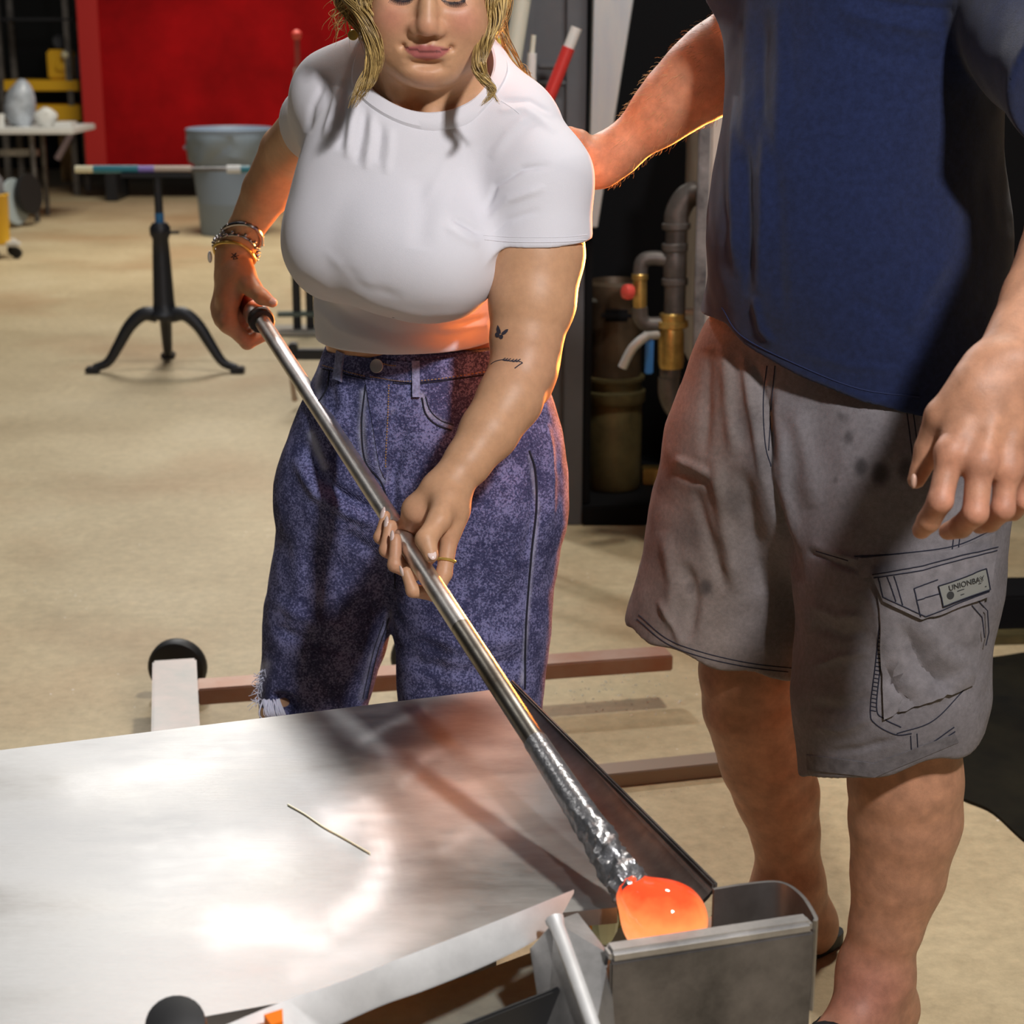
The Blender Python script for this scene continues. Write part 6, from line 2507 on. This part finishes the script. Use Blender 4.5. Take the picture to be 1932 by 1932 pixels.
# low bright bar beside it
mb = MB()
a_ = PF(1240, 885, 0.20)
mb.beam((P(1212, 880, 5.3)[0], 5.3, 0.115 - 0.055 + 0.025), (P(1255, 880, 5.3)[0], 5.3, 0.115 - 0.055 + 0.025), 0.06, 0.05, 0.003)
tag(rebase(mb.build('brass_bar', m_brass, None)), 'short pale bar on the black plinth right of the drum', 'bar')

# iron gas pipework
Yg = 4.75
kk = 1 / ppm(Yg, 0.8)


def Q(x, y, d=0.0):
    return P(x, y, Yg + d)


t = thing('gas_pipework', 'dark iron gas pipe with brass valves in front of the black housing', 'pipework', Q(1275, 900) * (1, 1, 0))


def ptube(name, pts, rpx, m, n=18, sm=20):
    mb = MB()
    mb.tube(spline(pts, sm) if len(pts) > 2 else pts, rpx * kk, n)
    return mb.build(name, m, t)


def pcollar(y0, y1, x, rpx, m, name='coupling'):
    mb = MB()
    a, b_ = Q(x, y0), Q(x, y1)
    L = np.linalg.norm(b_ - a)
    r = rpx * kk
    mb.lathe([(r * 0.9, 0), (r, L * 0.15), (r, L * 0.85), (r * 0.9, L)], a, b_ - a, 24)
    return mb.build(name, m, t)


ptube('elbow', [Q(1276, 432), Q(1277, 405), Q(1290, 378), Q(1304, 367), Q(1314, 365)], 23, m_pipeiron)
pcollar(420, 433, 1276, 27, m_pipeiron)
ptube('riser', [Q(1276, 430), Q(1272, 610)], 20, m_pipeiron)
pcollar(458, 474, 1273, 25, m_pipeiron)
pcollar(474, 526, 1273, 22, m_pipeiron, 'tee')
pcollar(524, 538, 1273, 25, m_pipeiron)
ptube('bypass_elbow', [Q(1255, 489), Q(1230, 487), Q(1212, 494), Q(1207, 520)], 14, m_pipeiron)
pcollar(520, 582, 1207, 13.5, m_brass, 'brass_fitting')
pcollar(516, 528, 1207, 15.5, m_brass, 'brass_nut')
ptube('bypass_elbow', [Q(1207, 580), Q(1209, 600), Q(1222, 612), Q(1256, 612)], 15, m_pipeiron)
mb = MB()
mb.lathe([(4 * kk, 0), (14 * kk, 0.004), (15 * kk, 0.015), (13 * kk, 0.026), (5 * kk, 0.03)], Q(1193, 551, -0.02), (-0.9, -0.5, 0.1), 18)
mb.build('red_knob', mat('red_knob', (0.75, 0.09, 0.07)), t)
pcollar(590, 606, 1268, 24, m_brass, 'brass_nut')
pcollar(604, 618, 1268, 31, m_brass, 'brass_flange')
pcollar(618, 694, 1266, 25, m_brass, 'valve_body')
pcollar(694, 716, 1264, 20, m_pipeiron, 'riser')
ptube('elbow', [Q(1262, 712), Q(1262, 740), Q(1270, 763), Q(1286, 780), Q(1306, 788)], 21, m_pipeiron)
ptube('valve_stem', [Q(1240, 632, -0.03), Q(1216, 634, -0.06)], 8, mat('silver_paint', (0.62, 0.62, 0.60), rough=0.4, metal=0.4), 10)
ptube('lever', [Q(1222, 632, -0.065), Q(1204, 646, -0.07), Q(1190, 662, -0.07), Q(1174, 694, -0.07)], 9, mat('silver_paint', (0.62, 0.62, 0.60)), 10)
mb = MB()
mb.beam(Q(1226, 640, -0.05), Q(1224, 706, -0.05), 16 * kk, 0.012, 0.004, up=(0, 1, 0))
mb.build('blue_handle', mat('blue_handle', (0.03, 0.22, 0.65), rough=0.4), t)
ptube('side_bolt', [Q(1292, 588), Q(1312, 588)], 7, mat('silver_paint', (0.62, 0.62, 0.60)), 10)

# rods and pipes leaning against the cabinet
def rod(name, label, segs, Y0, lean=0.0):
    """segs: list of (px,py, r_px, material) from top; last point continues to the floor"""
    top_ = P(segs[0][0], segs[0][1], Y0)
    q1 = P(segs[-1][0], segs[-1][1], Y0)
    d = unit(q1 - top_)
    foot = q1 + d * (q1[2] / -d[2])
    t = thing(name, label, 'rod', foot * (1, 1, 0))
    pts = [P(s_[0], s_[1], Y0) for s_ in segs] + [foot]
    for i, s_ in enumerate(segs):
        mb = MB()
        mb.tube([pts[i], pts[i + 1]], s_[2] / ppm(Y0, 1.3), 14)
        mb.build(('tip', 'sleeve', 'shaft', 'end')[min(i, 3)], s_[3], t)
    t['group'] = 'rods leaning by the grey cabinet'
    return t


m_cream = mat('cream_paint', (0.66, 0.66, 0.56), rough=0.5)
rod('glass_rod', 'red rod with a white tip leaning left behind the woman\'s shoulder',
    [(1088, 52, 11, m_whitep), (1073, 90, 12.5, mat('bright_red', (0.62, 0.04, 0.035), rough=0.4))], 4.60)
rod('glass_rod', 'short white rod with a thinner brown-banded tip, left of the red rod',
    [(1007, 66, 5, m_cream), (1004, 100, 9, m_whitep), (1002, 145, 10, m_whitep)], 4.70)
rod('glass_rod', 'wide pale rod slanting down behind the woman\'s hair',
    [(996, -120, 17, m_cream), (985, 0, 17, m_cream), (965, 130, 14, m_cream)], 4.75)
rod('glass_rod', 'slim white rod with a yellow band right beside her hair',
    [(946, 62, 6, m_whitep), (944, 72, 6, mat('lemon_band', (0.75, 0.72, 0.1), rough=0.4)), (942, 82, 5.5, m_whitep)], 4.65)

# black equipment base and painted floor shadow at the right edge
mb = MB()
a_, b_ = PF(1835, 1172, 0), PF(2150, 1168, 0)
mb.beam((a_[0], a_[1], 0.045), (b_[0], b_[1], 0.045), 0.16, 0.09, 0.006)
tag(rebase(mb.build('low_beam', m_blk, None)), 'black low beam on the floor at the right edge behind the man', 'beam')
mb = MB()
a_, b_ = PF(1835, 1212, 0), PF(2150, 1204, 0)
mb.beam((a_[0], a_[1], 0.012), (b_[0], b_[1], 0.012), 0.05, 0.024, 0.003)
tag(rebase(mb.build('floor_strip', m_olive, None)), 'thin olive strip on the floor in front of the black beam', 'strip')
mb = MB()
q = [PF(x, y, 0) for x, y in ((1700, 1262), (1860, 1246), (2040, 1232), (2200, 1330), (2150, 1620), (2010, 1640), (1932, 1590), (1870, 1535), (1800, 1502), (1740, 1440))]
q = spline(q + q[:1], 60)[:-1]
mb.prism([np.array((p[0], p[1], 0.001)) for p in q], (0, 0, 0.006))  # thin sheet in the outline of the shadow, shade put into its colour
tag(rebase(mb.build('shadow_patch', mat('painted_shadow', (0.004, 0.004, 0.004), rough=0.85, color2=(0.022, 0.019, 0.011), var_scale=2.2, spec=0.1), None, smooth=False)), 'dark patch painted as shadow on the floor to the right of the man', 'shadow patch')

# broken glass chips swept on the floor behind the table
rnd = random.Random(21)
mb = MB()
for i in range(150):
    px_, py_ = (rnd.gauss(1165, 70), rnd.gauss(1305, 26)) if i < 100 else (rnd.uniform(1040, 1330), rnd.uniform(1240, 1560))
    c = PF(px_, py_, 0)
    s_ = rnd.uniform(0.0015, 0.0048) if i < 100 else rnd.uniform(0.001, 0.003)
    a0 = rnd.uniform(0, 6.28)
    V = [c + np.array((s_ * math.cos(a0 + k * 2.1), s_ * math.sin(a0 + k * 2.1), 0.0004)) for k in range(3)] + [c + np.array((0, 0, s_ * 0.7 + 0.0004))]
    mb.add(V, [(0, 2, 1), (0, 1, 3), (1, 2, 3), (2, 0, 3)])
o = mb.build('glass_chips', mat('white_glass_chip', (0.85, 0.82, 0.70), rough=0.3), None, smooth=False)
tag(rebase(o), 'scatter of tiny white glass chips on the floor between the two people', 'glass', None, 'stuff')
